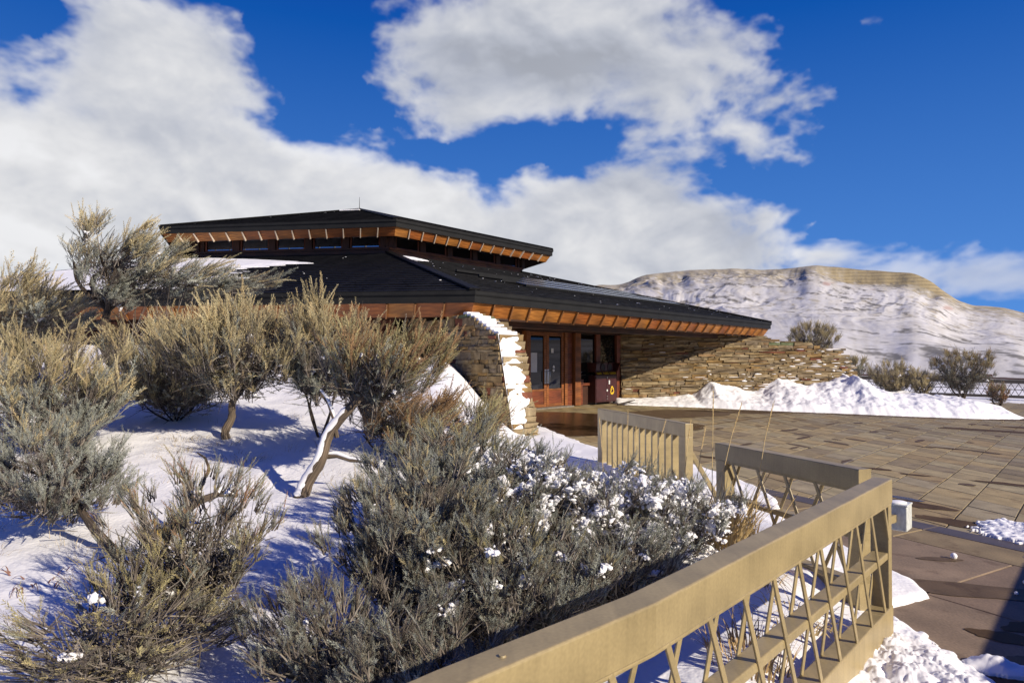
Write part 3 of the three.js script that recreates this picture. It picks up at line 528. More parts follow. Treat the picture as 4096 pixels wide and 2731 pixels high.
  // walls under the lower eave
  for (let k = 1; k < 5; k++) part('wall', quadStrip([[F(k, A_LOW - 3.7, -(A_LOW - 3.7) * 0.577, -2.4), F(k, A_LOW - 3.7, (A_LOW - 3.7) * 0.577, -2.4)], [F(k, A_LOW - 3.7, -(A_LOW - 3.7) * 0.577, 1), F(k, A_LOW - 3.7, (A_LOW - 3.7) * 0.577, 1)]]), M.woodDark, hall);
  { // left side: boarded wall on a pale ledge
    const k = -1, a = A_LOW - 2.1, L = a * 0.577, g = roofPart('boarded_wall');
    part('wall', quadStrip([[F(k, a - 0.1, -L, -1.5), F(k, a - 0.1, L - 1.2, -1.5)], [F(k, a - 0.1, -L, 1.0), F(k, a - 0.1, L - 1.2, 1.0)]]), M.woodDark, g);
    for (let i = 0; i < 6; i++) for (let c = 0; c < 4; c++) part('siding_board', bar(F(k, a, -L + c * (2 * L - 1.2) / 4 + 0.004, 0.19 + i * 0.13), F(k, a, -L + (c + 1) * (2 * L - 1.2) / 4 - 0.004, 0.19 + i * 0.13), 0.05, 0.122, UP, 0.012), i < 2 ? M.wood : M.woodRed, g);
    part('ledge', bar(F(k, a + 0.08, -L, 0.03), F(k, a + 0.08, L - 1.2, 0.03), 0.35, 0.12, UP, 0.01), mat([0.55, 0.48, 0.30], 0.8), g);
  }
}
// ---- entrance wall, set back under the right-hand eave
const EN = facet(0), INSET = 3.7;
const D = (t, out, y) => { const a = A_LOW - INSET + out, s = t - R_LOW / 2; return F(0, a, s, y); };   // t from the left roof corner, "out" from the wall
const gD = (t) => { const p = D(t, 0, 0); return planeY(p.x, -p.z); };
{
  const en = EN.e, side = V(EN.n[0], 0, -EN.n[1]);                    // outward, world
  const grp = (name) => { const g = new THREE.Group(); g.name = name; hall.add(g); return g; };
  const box = (t0, t1, o0, o1, y0, y1, bevel = 0) => bar(D(t0, (o0 + o1) / 2, (y0 + y1) / 2), D(t1, (o0 + o1) / 2, (y0 + y1) / 2), Math.abs(o1 - o0), y1 - y0, UP, bevel);
  const pane = (t0, t1, o, y0, y1) => quadStrip([[D(t0, o, y0), D(t1, o, y0)], [D(t0, o, y1), D(t1, o, y1)]]);
  const g0 = gD(7) ;
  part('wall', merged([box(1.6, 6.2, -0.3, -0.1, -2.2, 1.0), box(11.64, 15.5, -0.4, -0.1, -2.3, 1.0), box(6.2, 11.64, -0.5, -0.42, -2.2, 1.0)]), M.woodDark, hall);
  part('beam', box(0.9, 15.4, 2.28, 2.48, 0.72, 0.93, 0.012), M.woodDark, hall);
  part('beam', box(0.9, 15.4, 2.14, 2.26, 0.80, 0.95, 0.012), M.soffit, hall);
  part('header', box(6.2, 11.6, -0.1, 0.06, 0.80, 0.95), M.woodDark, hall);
  // double door
  const door = (t0, t1, hinge) => {
    const g = grp('door'), y0 = g0 + 0.03, y1 = 0.79, st = 0.12, wm = M.woodRed;
    part('stile', merged([box(t0, t0 + st, -0.02, 0.05, y0, y1, 0.006), box(t1 - st, t1, -0.02, 0.05, y0, y1, 0.006)]), M.wood, g);
    part('rail', merged([box(t0 + st, t1 - st, -0.02, 0.05, y1 - 0.12, y1, 0.006), box(t0 + st, t1 - st, -0.02, 0.05, y0, y0 + 0.09, 0.006), box(t0 + st, t1 - st, -0.02, 0.05, y0 + 0.5, y0 + 0.56, 0.006)]), M.wood, g);
    part('panel', box(t0 + st, t1 - st, -0.01, 0.03, y0 + 0.09, y0 + 0.5), wm, g);
    part('pane', pane(t0 + st, t1 - st, 0.015, y0 + 0.56, y1 - 0.12), M.glass, g);
    const h = hinge < 0 ? t1 - st / 2 : t0 + st / 2, yh = g0 + 0.98;
    part('pull_handle', tube([D(h, 0.05, yh - 0.16), D(h, 0.13, yh - 0.16), D(h, 0.13, yh + 0.16), D(h, 0.05, yh + 0.16)], [0.014, 0.014, 0.014, 0.014], 8), M.steel, g);
    part('push_plate', box(h - 0.05, h + 0.05, 0.05, 0.056, yh - 0.22, yh + 0.22), M.steel, g);
    return g;
  };
  const dl = door(6.33, 7.25, -1), dr = door(7.262, 8.18, 1);
  part('notice', box(6.49, 6.80, 0.018, 0.023, g0 + 1.12, g0 + 1.72), M.paper, dl, 'pale paper notice taped inside the glass');
  part('notice', box(7.53, 7.66, 0.018, 0.023, g0 + 1.72, g0 + 1.86), M.white, dr, 'small white card on the glass');
  { const c = new THREE.CylinderGeometry(0.085, 0.085, 0.004, 20); c.rotateX(Math.PI / 2); c.scale(0.72, 1.25, 1); c.rotateY(Math.atan2(EN.n[0], -EN.n[1])); const p = D(7.66, 0.022, g0 + 1.22); c.translate(p.x, p.y, p.z); part('sticker', c, M.white, dr, 'oval white sticker'); const b = box(7.59, 7.73, 0.026, 0.028, g0 + 1.205, g0 + 1.235); part('sticker_band', b, M.binDark, dr); }
  for (const [a, b] of [[6.2, 6.325], [8.19, 8.34]]) part('door_frame', box(a, b, -0.1, 0.09, g0, 0.80, 0.008), M.wood, hall);
  // pier of short boards, the post, the pier's foot on the other side
  for (let i = 0; i < 14; i++) { const y0 = g0 + i * 0.172, y1 = Math.min(0.8, y0 + 0.168); part('pier_board', box(8.345, 8.66, -0.1, 0.04 + 0.006 * (i % 3), y0, y1, 0.008), M.woodRed, hall); }
  part('post', box(8.68, 9.0, -0.1, 0.16, g0, 0.80, 0.01), M.wood, hall);
  for (let i = 0; i < 5; i++) { const y0 = g0 + i * 0.17; part('pier_board', box(9.005, 9.16 + (i === 4 ? 0.05 : 0), -0.02, 0.12, y0, y0 + 0.165, 0.008), M.woodRed, hall); }
  // window beside the door
  { const g = grp('window'), y0 = -0.95, y1 = 0.79;
    part('frame', merged([box(9.01, 9.1, -0.05, 0.08, y0, y1), box(10.04, 10.3, -0.05, 0.09, y0, y1, 0.008), box(11.36, 11.63, -0.05, 0.10, gD(11.5), y1, 0.008), box(9.1, 11.36, -0.05, 0.07, y0, y0 + 0.09)]), M.woodRed, g);
    part('pane', pane(9.1, 10.04, 0.01, y0 + 0.09, y1), M.glass, g); part('pane', pane(10.3, 11.36, 0.01, y0 + 0.09, y1), M.glass, g);
    part('apron', box(9.1, 11.36, -0.05, 0.0, gD(10) - 0.1, y0), M.woodDark, g); }
  part('threshold', box(6.2, 8.4, 0.0, 0.3, g0 - 0.05, g0 + 0.025), M.concrete, hall);
}
// snow on the roofs
{
  const slope = (Y_JOIN - (Y_LOW + TF)) / (A_LOW - A_WALL), yOf = (a) => Y_LOW + TF + (A_LOW - a) * slope;
  const roofSnow = (name, label, k, s0, s1, i0, i1, mask, ns, ni, high) => {
    const o = thing(name, label, 'snow', F(k, A_LOW - (i0 + i1) / 2, (s0 + s1) / 2, yOf(A_LOW - (i0 + i1) / 2)));
    const at = (u, v) => [lerp(s0, s1, u), lerp(i0, i1, v)];
    const g = grid(ns, ni, (u, v) => { const [s, i] = at(u, v), m = mask(s, i), a = A_LOW - i, row = (i * 2.99) % 1; return F(k, a, s, yOf(a) + (m > 0 ? 0.02 + high * Math.min(1, m * 1.4) + 0.012 * fbm(s * 2, i * 5, 3, 3) : -0.03)); }, (u, v) => { const [s, i] = at(u, v); return mask(s, i) > -0.25; }, 0.5);
    part('snow_layer', g, M.snow, o);
  };
  const rows = [[0.6, 1.5], [1.2, 2.3], [1.75, 1.75], [2.1, 1.9], [2.4, 1.15], [3.0, 1.25], [3.4, 0.5], [3.85, 0.75], [4.3, 0.2], [4.6, 0.5], [4.95, 1.05], [5.4, 1.5], [5.75, 2.1], [6.1, 1.7], [6.4, 0.9], [7.1, -0.4], [7.6, -1.6]];
  const rx = rows.map((r) => r[0]), ry = rows.map((r) => r[1]);
  roofSnow('roof_snow', 'white snow lying in streaks on the black roof left of the hip', -1, -9.4, 2.6, 0.5, 7.55, (s, i) => {
    const row = Math.floor(i / 0.345), jag = 1.3 * noise(row * 1.7, 3.3, 2) + 0.45 * noise(s * 1.4, row * 2.2, 7);
    const end = interp(rx, ry, i) + jag * (i < 4.6 ? 1 : 0.35) - s;
    const bare = i < 4.9 ? 1.2 * smooth(0.05, 0.35, noise(s * 0.5, row * 1.9, 5) + 0.1 - 0.10 * end) : 0;
    const edge = (1 - i / 4.9) * 0;
    return Math.min(end * 0.8, 1) - bare - edge - 2 * smooth(0.55, 0.75, (i / 0.345) % 1) * (i < 4.4 && end < 2.2 ? 0.35 : 0) - (Math.abs(s) > (A_LOW - i) * 0.577 - 0.1 ? 3 : 0);
  }, 340, 130, 0.055);
  roofSnow('roof_snow', 'small white snow patch on the black roof right of the hip, below the clerestory', 0, -4.9, -2.2, 5.0, 7.55, (s, i) => { const L = -(A_LOW - i) * 0.577 + 0.12; return Math.min(1, 1.2 * ((-3.0 + (i - 7.2) * 1.35) - s + 0.5 * noise(s * 2.5, i * 5, 3)), 4 * (s - L), 3 * (7.45 - i)); }, 70, 50, 0.05);
}

{ // flecks of old snow on the shingles
  const slope = (Y_JOIN - (Y_LOW + TF)) / (A_LOW - A_WALL), r = rngOf(71), ms = [], o = thing('snow_flecks', 'small flecks of white snow scattered over the black lower roof', 'snow', F(0, A_LOW - 3, 0, 2));
  for (let i = 0; i < 130; i++) { const k = r() < 0.2 ? -1 : 0, row = Math.floor(r() * 22), a = A_LOW + 0.03 - row * 0.3364 - 0.01, s = (r() * 2 - 1) * a * 0.57, z = 0.006 + 0.016 * r() * r(), p = F(k, a, s, Y_LOW + TF + (A_LOW - a) * slope + 0.045); ms.push(new THREE.Matrix4().compose(p, new THREE.Quaternion().setFromAxisAngle(UP, Math.atan2(-facet(k).e[1], facet(k).e[0])), V(z * (1 + 4 * r() * r()), z * 0.6, z))); }
  stuffInstances('flecks', new THREE.IcosahedronGeometry(1, 1), M.snowClump, o, ms);
}
// ---------------------------------------------------------------- stone walls, laid stone by stone
const stoneShapes = [];
{
  const r = rngOf(41);
  for (let k = 0; k < 10; k++) {                                       // rough-split blocks, one metre a side, to be scaled
    const g = new THREE.BoxGeometry(1, 1, 1, 2, 1, 1), p = g.attributes.position, seen = new Map();
    for (let i = 0; i < p.count; i++) { const key = [p.getX(i), p.getY(i), p.getZ(i)].map((v) => v.toFixed(2)).join(); if (!seen.has(key)) { const mid = Math.abs(p.getX(i)) < 0.1 ? 1 : 0; seen.set(key, [(r() - 0.5) * (mid ? 0.25 : 0.035), (r() - 0.5) * 0.13, (p.getZ(i) > 0 ? (r() - 0.3) * 0.20 : 0)]); } const q = seen.get(key); p.setXYZ(i, p.getX(i) + q[0], p.getY(i) + q[1], p.getZ(i) + q[2]); }
    const n = g.toNonIndexed(); n.computeVertexNormals();
    const u = n.attributes.uv, ou = r(), ov = r(); for (let i = 0; i < u.count; i++) u.setXY(i, u.getX(i) * 0.35 + ou, u.getY(i) * 0.12 + ov);
    stoneShapes.push(n);
  }
}
// lay a face of stones: origin + u * along, y up; "out" faces the viewer; returns the placements
function layStones(o) {
  const r = rngOf(o.seed), list = []; let y = o.y0;
  while (y < o.y1) {
    const h = o.heights[Math.floor(r() * o.heights.length)] * (0.85 + 0.3 * r()); let u = o.u0 - r() * 0.3;
    while (u < o.u1) {
      const w = o.widths[0] + (o.widths[1] - o.widths[0]) * r() * r() + (h < 0.07 ? 0.15 * r() : 0), a = Math.max(u, o.u0), b = Math.min(u + w, o.u1), c = (a + b) / 2;
      const split = h > 0.12 && r() < 0.4;
      for (let s = 0; s < (split ? 2 : 1); s++) {
        const hh = split ? h / 2 : h, yy = y + (s + 0.5) * hh;
        if (b - a > 0.05 && yy + hh * 0.5 <= o.top(c) + 0.03 && yy + hh * 0.5 > o.bottom(c)) {
          const t = r(), tone = t < 0.045 ? 8 : Math.floor(r() * 10) === 8 ? 1 : [0, 1, 2, 3, 4, 5, 6, 7, 9][Math.floor(r() * 9)];
          list.push({ u: c, y: yy, w: b - a - 0.008, h: hh - 0.006, d: o.depth, proud: (r() - 0.3) * o.rough, shape: Math.floor(r() * 10), tone, flip: r() < 0.5, tilt: (r() - 0.5) * 0.016 });
        }
      }
      u += w;
    }
    y += h;
  }
  return list;
}
function placeStones(list, wall, origin, along, out, batter, limit = 300) {
  const items = list.map((s) => { const m = new THREE.Matrix4().makeRotationFromEuler(new THREE.Euler(0, 0, s.tilt)).premultiply(basisOf(along, UP, out, origin.clone().addScaledVector(along, s.u).addScaledVector(out, s.proud + batter(s.y) - s.d / 2).setY(s.y + EYE))); m.multiply(new THREE.Matrix4().makeScale(s.flip ? -s.w : s.w, s.h, s.d)); return { s, m }; });
  items.sort((a, b) => b.s.w * b.s.h - a.s.w * a.s.h);
  items.slice(0, limit).forEach(({ s, m }) => shared('stone', stoneShapes[s.shape], s.green ? greenStone : stoneTones[s.tone], wall, m.determinant() < 0 ? m.clone().multiply(new THREE.Matrix4().makeScale(-1, 1, 1)) : m));
  const rest = items.slice(limit); if (!rest.length) return;
  const geo = rest.map(({ s, m }) => { const g = stoneShapes[s.shape].clone(), mm = m.determinant() < 0 ? m.clone().multiply(new THREE.Matrix4().makeScale(-1, 1, 1)) : m; g.applyMatrix4(mm); const c = stoneTones[s.tone].color, col = new Float32Array(g.attributes.position.count * 3); for (let i = 0; i < col.length; i += 3) { col[i] = c.r; col[i + 1] = c.g; col[i + 2] = c.b; } g.setAttribute('color', new THREE.BufferAttribute(col, 3)); return g; });
  const m = part('small_stones', merged(geo), mat([1, 1, 1], 0.9, { vertexColors: true, map: stoneMap, bumpMap: stoneBump, bumpScale: 0.012 }), wall); m.userData.kind = 'stuff';
}
{ // the right-hand wall
  const p0 = D(11.66, 0.02, 0), x0 = p0.x, z0 = -p0.z, q = [9.92, 26.72], L = Math.hypot(q[0] - x0, q[1] - z0), al = V((q[0] - x0) / L, 0, -(q[1] - z0) / L), out = V(-al.z, 0, al.x).multiplyScalar(-1);
  if (out.z < 0) out.negate();
  const wall = thing('stone_wall', 'long tan dry-stacked stone wall right of the entrance, its far end sloping into snow', 'wall', W3(x0 + 4, -2, z0 + 1));
  const E = 1.56 * L;
  const top = (u) => { const s = u / L; return s < 0.94 ? 0.86 : interp([0.94, 1.0, 1.06, 1.15, 1.23, 1.34, 1.44, 1.457, 1.515, 1.555, 1.6], [0.86, 0.70, 0.66, 0.60, 0.56, 0.42, 0.31, 0.28, -0.24, -0.66, -1.5], s); };
  const bottom = (u) => { const x = x0 + al.x * u, z = z0 - al.z * u; return Math.max(planeY(x, z) - 0.05, bankY(x, z - 0.1) - 0.25); };
  const origin = W3(x0, 0, z0);
  const batter = (y) => 0.03 + 0.07 * (0.9 - y);
  const st = layStones({ seed: 43, u0: 0, u1: E, y0: -2.1, y1: 0.95, heights: [0.04, 0.05, 0.062, 0.08, 0.10, 0.135], widths: [0.22, 1.1], top, bottom, depth: 0.34, rough: 0.04 });
  for (const s of st) if (s.y > 0.45 && s.u > 0.99 * L && s.u < 1.12 * L && s.tone !== 8) s.green = true;
  placeStones(st, wall, origin, al, out, batter, 300);
  const rows = []; for (let i = 0; i <= 60; i++) { const u = E * i / 60, t = top(u) - 0.05; rows.push([origin.clone().addScaledVector(al, u).addScaledVector(out, batter(-2.2) - 0.09).setY(-2.2 + EYE), origin.clone().addScaledVector(al, u).addScaledVector(out, batter(t) - 0.09).setY(t + EYE), origin.clone().addScaledVector(al, u).addScaledVector(out, -0.5).setY(t + EYE), origin.clone().addScaledVector(al, u).addScaledVector(out, -0.5).setY(-2.2 + EYE)]); }
  part('wall_core', quadStrip(rows, 1), M.mortar, wall);
  // snow caught on the ledges of the stones
  const r = rngOf(44), sn = [];
  for (const s of st) {
    const x = x0 + al.x * s.u, z = z0 - al.z * s.u, b = bankY(x, z - 0.1), near = smooth(0.9, 0.0, s.y - b);
    const p = s.u > 0.8 * L ? 0.6 * near + 0.22 * smooth(0.95 * L, 1.1 * L, s.u) : s.u > 0.45 * L ? 0.4 * near : 0.03;
    if (r() < p) { const w = s.w * (0.25 + 0.6 * r()), c = s.u + (r() - 0.5) * (s.w - w); const m = basisOf(al, UP, out, origin.clone().addScaledVector(al, c).addScaledVector(out, batter(s.y) + 0.0).setY(s.y + s.h / 2 + 0.012 + EYE)); m.multiply(new THREE.Matrix4().makeScale(w, 0.022 + 0.05 * r() * r(), 0.07)); sn.push(m); }
  }
  const o = thing('ledge_snow', 'scraps of white snow caught on the ledges of the right stone wall', 'snow', W3(x0 + 6, -1, z0 + 1));
  const blob = new THREE.IcosahedronGeometry(0.5, 2);
  stuffInstances('snow_scraps', blob, M.snowClump, o, sn);
}
// the left wing wall, seen from behind, with its battered end
const WING = { o: [0.03, 13.0], d: [-0.622, 0.783], th: 0.62 };
const wingTop = (t) => t < 0.5 ? lerp(-1.55, 0.437, smooth(-0.02, 0.52, t) * 0.35 + 0.65 * clamp(t / 0.5)) : interp([0.5, 0.62, 0.78, 0.95, 1.15, 1.35, 1.6, 1.75, 4], [0.437, 0.46, 0.53, 0.62, 0.71, 0.80, 0.87, 0.88, 0.88], t);
{
  const al = V(WING.d[0], 0, -WING.d[1]), out = V(-WING.d[1], 0, -WING.d[0]).multiplyScalar(1);   // out: the left face
  out.set(-0.783, 0, 0.622);
  const wall = thing('stone_wall', 'short stepped stone wing wall left of the doors, its end and top covered by snow', 'wall', W3(-0.6, -1.9, 13.8));
  const origin = W3(WING.o[0], 0, WING.o[1]);
  const step = (u) => { if (u < 0.5) return wingTop(u); const n = 0.13; return wingTop(0.5 + Math.floor((u - 0.5) / n) * n); };
  const st = layStones({ seed: 47, u0: 0, u1: 3.6, y0: -1.9, y1: 0.9, heights: [0.045, 0.07, 0.09, 0.12, 0.15], widths: [0.14, 0.5], top: step, bottom: (u) => { const x = WING.o[0] + WING.d[0] * u, z = WING.o[1] + WING.d[1] * u; return groundY(x - 0.2, z - 0.2) - 0.15; }, depth: 0.26, rough: 0.045 });
  for (const s of st) if (s.u + 0 > 0 && s.u < 0.62) { /* the stones by the battered end are cut to its slope */ const lim = 0.5 * clamp((s.y + s.h / 2 + 1.55) / 1.99) ; const a = Math.max(s.u - s.w / 2, lim), b = s.u + s.w / 2; if (b - a < 0.04) s.skip = true; else { s.u = (a + b) / 2; s.w = b - a; } }
  placeStones(st.filter((s) => !s.skip), wall, origin, al, out, (y) => 0.02 * (0.9 - y), 220);
  // the right face, and the end face stone by stone up the batter
  const out2 = out.clone().negate(), o2 = origin.clone().addScaledVector(out2, WING.th);
  const st2 = layStones({ seed: 48, u0: 0, u1: 3.6, y0: -1.9, y1: 0.9, heights: [0.06, 0.09, 0.12, 0.15], widths: [0.2, 0.6], top: step, bottom: () => -1.9, depth: 0.24, rough: 0.03 });
  for (const s of st2) { const lim = 0.5 * clamp((s.y + s.h / 2 + 1.55) / 1.99); const a = Math.max(s.u - s.w / 2, lim), b = s.u + s.w / 2; if (b - a < 0.04) s.skip = true; else { s.u = (a + b) / 2; s.w = b - a; } }
  placeStones(st2.filter((s) => !s.skip), wall, o2, al.clone(), out2, (y) => 0.0, 60);
  const r = rngOf(49); let y = -1.75;
  const end = [], across = out2.clone();
  while (y < 0.42) { const h = [0.06, 0.09, 0.11, 0.14, 0.17][Math.floor(r() * 5)]; let a = 0; const n = 1 + Math.floor(r() * 2.2), cuts = [0, ...[...Array(n - 1)].map((_, i) => (i + 0.6 + 0.6 * r()) / n), 1];
    for (let i = 0; i < n; i++) end.push({ a: cuts[i] * WING.th, b: cuts[i + 1] * WING.th, y0: y, y1: Math.min(0.437, y + h) }); y += h; }
  const toCam = al.clone().negate();
  for (const q of end) { const ym = (q.y0 + q.y1) / 2, t = 0.5 * clamp((ym + 1.55) / 1.99), proud = (r() - 0.4) * 0.035; const m = basisOf(across, UP, toCam.clone(), origin.clone().addScaledVector(al, t + 0.17 - proud).addScaledVector(across, (q.a + q.b) / 2).setY(ym + EYE)).multiply(new THREE.Matrix4().makeScale(q.b - q.a - 0.012, q.y1 - q.y0 - 0.01, 0.36)); const tt = r(); shared('stone', stoneShapes[Math.floor(r() * 10)], tt < 0.08 ? stoneTones[8] : stoneTones[[0, 1, 4, 4, 3, 6, 1][Math.floor(r() * 7)]], wall, m); }
  // stones of the stepped top, the two topmost a mossy green
  for (let i = 0; i < 9; i++) { const u0 = 0.5 + i * 0.13, u1 = u0 + 0.24, t = wingTop(u0) ; const m = basisOf(across, UP, toCam, origin.clone().addScaledVector(al, (u0 + u1) / 2).addScaledVector(across, WING.th / 2 + 0.0).setY(t - 0.035 + EYE)).multiply(new THREE.Matrix4().makeScale(WING.th + 0.02, 0.075, u1 - u0)); shared('stone', stoneShapes[i], i > 6 ? greenStone : stoneTones[[1, 4, 0, 1, 4, 3, 1][i % 7]], wall, m); }
  const rows = []; for (let i = 0; i <= 40; i++) { const u = 0.06 + 3.5 * i / 40, t = Math.max(-1.9, (u < 0.62 ? -1.55 + 1.99 * clamp((u - 0.12) / 0.5) : wingTop(u)) - 0.07); rows.push([0.06, 0.06, WING.th - 0.06, WING.th - 0.06].map((w, j) => origin.clone().addScaledVector(al, u).addScaledVector(across, w).setY((j === 0 || j === 3 ? -2 : t) + EYE))); }
  part('wall_core', quadStrip(rows, 1), M.mortar, wall);
  // snow: a sheet down the end with a ragged right edge, and a strip on each step
  const o = thing('wall_snow', 'smooth white snow on the end and steps of the wing wall, ragged along its right edge', 'snow', W3(-0.1, -1.2, 13.1));
  const edge = (y) => 0.46 + 0.09 * noise(y * 4.2, 1, 3) + 0.10 * noise(y * 9, 4, 3) - 0.16 * smooth(-0.8, -1.5, y) - 0.10 * Math.max(0, noise(y * 3.1, 8, 5)) + 0.05;
  const cover = (u, y) => { const hole = 0.12 * smooth(0.16, 0.30, noise(u * 6 + 2, y * 5, 9)) ; const low = smooth(-0.95, -1.5, y) * (0.25 * noise(u * 5, y * 9, 12) + 0.07); return Math.min((edge(y) - u) * 6, (u + 0.03) * 9, 1) - hole * 2.5 * smooth(0.3, 0.5, u) - low * 5; };
  const g = grid(60, 170, (u, v) => { const a = u * (WING.th + 0.02), y = lerp(-1.62, 0.44, v), t = 0.5 * clamp((y + 1.55) / 1.99), c = cover(a, y); const hgt = c > 0 ? 0.035 * Math.min(1, c) + 0.012 * fbm(a * 6, y * 6, 2, 3) : -0.06; return origin.clone().addScaledVector(al, t - 0.015 - hgt * 0.9).addScaledVector(across, a).setY(y + hgt * 0.35 + EYE); }, (u, v) => cover(u * (WING.th + 0.02), lerp(-1.62, 0.44, v)) > -0.3, 0.8);
  part('end_snow', g, M.snow, o);
  for (let i = 0; i < 9; i++) { const u0 = 0.505 + i * 0.13, t = wingTop(u0), w = WING.th * (0.80 - 0.1 * r()); const b = bar(origin.clone().addScaledVector(al, u0 + 0.06).addScaledVector(across, 0.02).setY(t + 0.03 + EYE), origin.clone().addScaledVector(al, u0 + 0.06).addScaledVector(across, w - (i > 6 ? 0.12 : 0)).setY(t + 0.03 + EYE), 0.16, 0.06, UP, 0.026); part('step_snow', b, M.snow, o); }
}

// ================================================================ RAILINGS, BIN, FENCE, SMALL THINGS
// a lattice railing: two deep beams, two posts, a middle rail and flat bars in two layers that lean opposite ways.
// path: points (x, z) of the face that we see, yTop: eye-relative; "back": unit vector away from that face
function sweptBeam(pts, h, deep, bk) {                               // pts: world points on the front top edge
  const c = 0.008, prof = []; for (const [x, y, a] of [[deep - c, -c, 0], [c, -c, 1], [c, -h + c, 2], [deep - c, -h + c, 3]]) for (let k = 0; k <= 3; k++) { const w = (a + k / 3) * Math.PI / 2; prof.push([x + Math.cos(w) * c, y + Math.sin(w) * c]); } prof.push(prof[0]);
  const dirs = pts.slice(1).map((p, i) => p.clone().sub(pts[i]).setY(0).normalize());
  const rows = pts.map((p, i) => { const d0 = dirs[Math.max(0, i - 1)], d1 = dirs[Math.min(dirs.length - 1, i)], n0 = V(-d0.z, 0, d0.x), n1 = V(-d1.z, 0, d1.x); if (n0.dot(bk) < 0) n0.negate(); if (n1.dot(bk) < 0) n1.negate(); const n = n0.clone().add(n1).normalize(), k = 1 / n.dot(n0); return prof.map(([x, y]) => p.clone().addScaledVector(n, x * k).add(V(0, y, 0))); });
  return merged([quadStrip(rows), quadStrip([rows[0].slice(0, 8), rows[0].slice(8, 16).reverse()]), quadStrip([rows[rows.length - 1].slice(0, 8), rows[rows.length - 1].slice(8, 16).reverse()])]);
}
function latticeRailing(name, label, group, path, back, yTop, o) {
  const deep = 0.115, t = thing(name, label, 'railing', W3(path[0][0], planeY(path[0][0], path[0][1]), path[0][1]), group), paint = o.paint || M.paint;
  const hB = 0.155, y1 = yTop - hB, y3 = o.bottom ?? yTop - 0.81, ym = (y1 + y3) / 2, bk = V(back[0], 0, -back[1]);
  const P = (p, y, d) => W3(p[0], y, p[1]).addScaledVector(bk, d);
  const line = (y) => path.map((p) => P(p, y, 0)), inner = (y, d) => path.map((p) => P(p, y, d));
  part('top_beam', sweptBeam(line(yTop), hB, deep, bk), paint, t);
  part('bottom_beam', sweptBeam(line(y3), 0.18, deep, bk), paint, t);
  part('middle_rail', sweptBeam(inner(ym + 0.022, 0.010), 0.045, deep - 0.02, bk), paint, t);
  part('top_lip', sweptBeam(inner(y1 + 0.004, 0.004), 0.02, 0.06, bk), paint, t);
  for (const [p, q] of o.posts) part('post', bar(P(p, planeY(p[0], p[1]) - 0.2, deep / 2), P(p, y1 + 0.002, deep / 2), q, deep - 0.006, bk.clone(), 0.006), paint, t);
  for (const [x, z] of o.bolts || []) { const g = new THREE.CylinderGeometry(0.009, 0.011, 0.006, 12), q = W3(x, yTop + 0.002, z).addScaledVector(bk, deep * 0.5); g.translate(q.x, q.y, q.z); part('bolt', g, paint, t); }
  // bars along the first stretch and the next, by distance from the first post
  const segs = []; let acc = 0; for (let i = 0; i + 1 < path.length; i++) { const L = Math.hypot(path[i + 1][0] - path[i][0], path[i + 1][1] - path[i][1]); segs.push([acc, L, path[i], path[i + 1]]); acc += L; }
  const at = (s) => { const g = segs.find((q) => s <= q[0] + q[1]) || segs[segs.length - 1], u = (s - g[0]) / g[1]; return [lerp(g[2][0], g[3][0], u), lerp(g[2][1], g[3][1], u)]; };
  const pitch = o.pitch || 0.312, shift = pitch, s0 = o.start ?? 0.17;
  for (let s = s0 - shift; s < acc; s += pitch) for (const layer of [0, 1]) {
    let sa = layer ? s + 0.0 : s + shift, sb = layer ? s + shift : s, ya = y1, yb = y3;          // top at sa, bottom at sb
    const clip = (lo, hi) => { const f = (v) => ya + (yb - ya) * (v - sa) / (sb - sa); if (sa < lo) { ya = f(lo); sa = lo; } if (sb < lo) { yb = f(lo); sb = lo; } if (sa > hi) { ya = f(hi); sa = hi; } if (sb > hi) { yb = f(hi); sb = hi; } };
    if (Math.max(sa, sb) < 0.06 || Math.min(sa, sb) > acc - 0.04) continue;
    clip(0.05, acc - 0.03);
    if (Math.abs(ya - yb) < 0.05) continue;
    const d = layer ? deep - 0.012 : 0.008, side = at(0.2), e = at(0.3), al = V(e[0] - side[0], 0, -(e[1] - side[1])).normalize();
    part('lattice_bar', bar(P(at(sa), ya, d), P(at(sb), yb, d), 0.010, 0.031, new THREE.Vector3().crossVectors(bk, W3(0, ya - yb - EYE, 0).addScaledVector(al, sb - sa).normalize()), 0.003), paint, t);
  }
  return t;
}
latticeRailing('metal_railing', 'nearest tan metal railing, its long sunlit beam crossing the lower right of the picture', 'tan metal railings round the planting bed', [[2.46, 4.58], [0.46, 2.26], [-0.11, 1.70], [-1.15, 0.56]], [-0.757, 0.653], -0.78,
  { posts: [[[2.43, 4.545], 0.075], [[-1.1, 0.62], 0.075]], start: 0.17, bottom: -1.59, bolts: [[0.02, 1.82]] });
latticeRailing('metal_railing', 'middle tan metal railing seen from its shaded dark side, lattice open above the snow', 'tan metal railings round the planting bed', [[2.46, 5.02], [1.89, 6.58]], [0.94, 0.342], -0.79,
  { posts: [[[2.44, 5.07], 0.1], [[1.915, 6.51], 0.13]], start: 0.1, pitch: 0.33 });
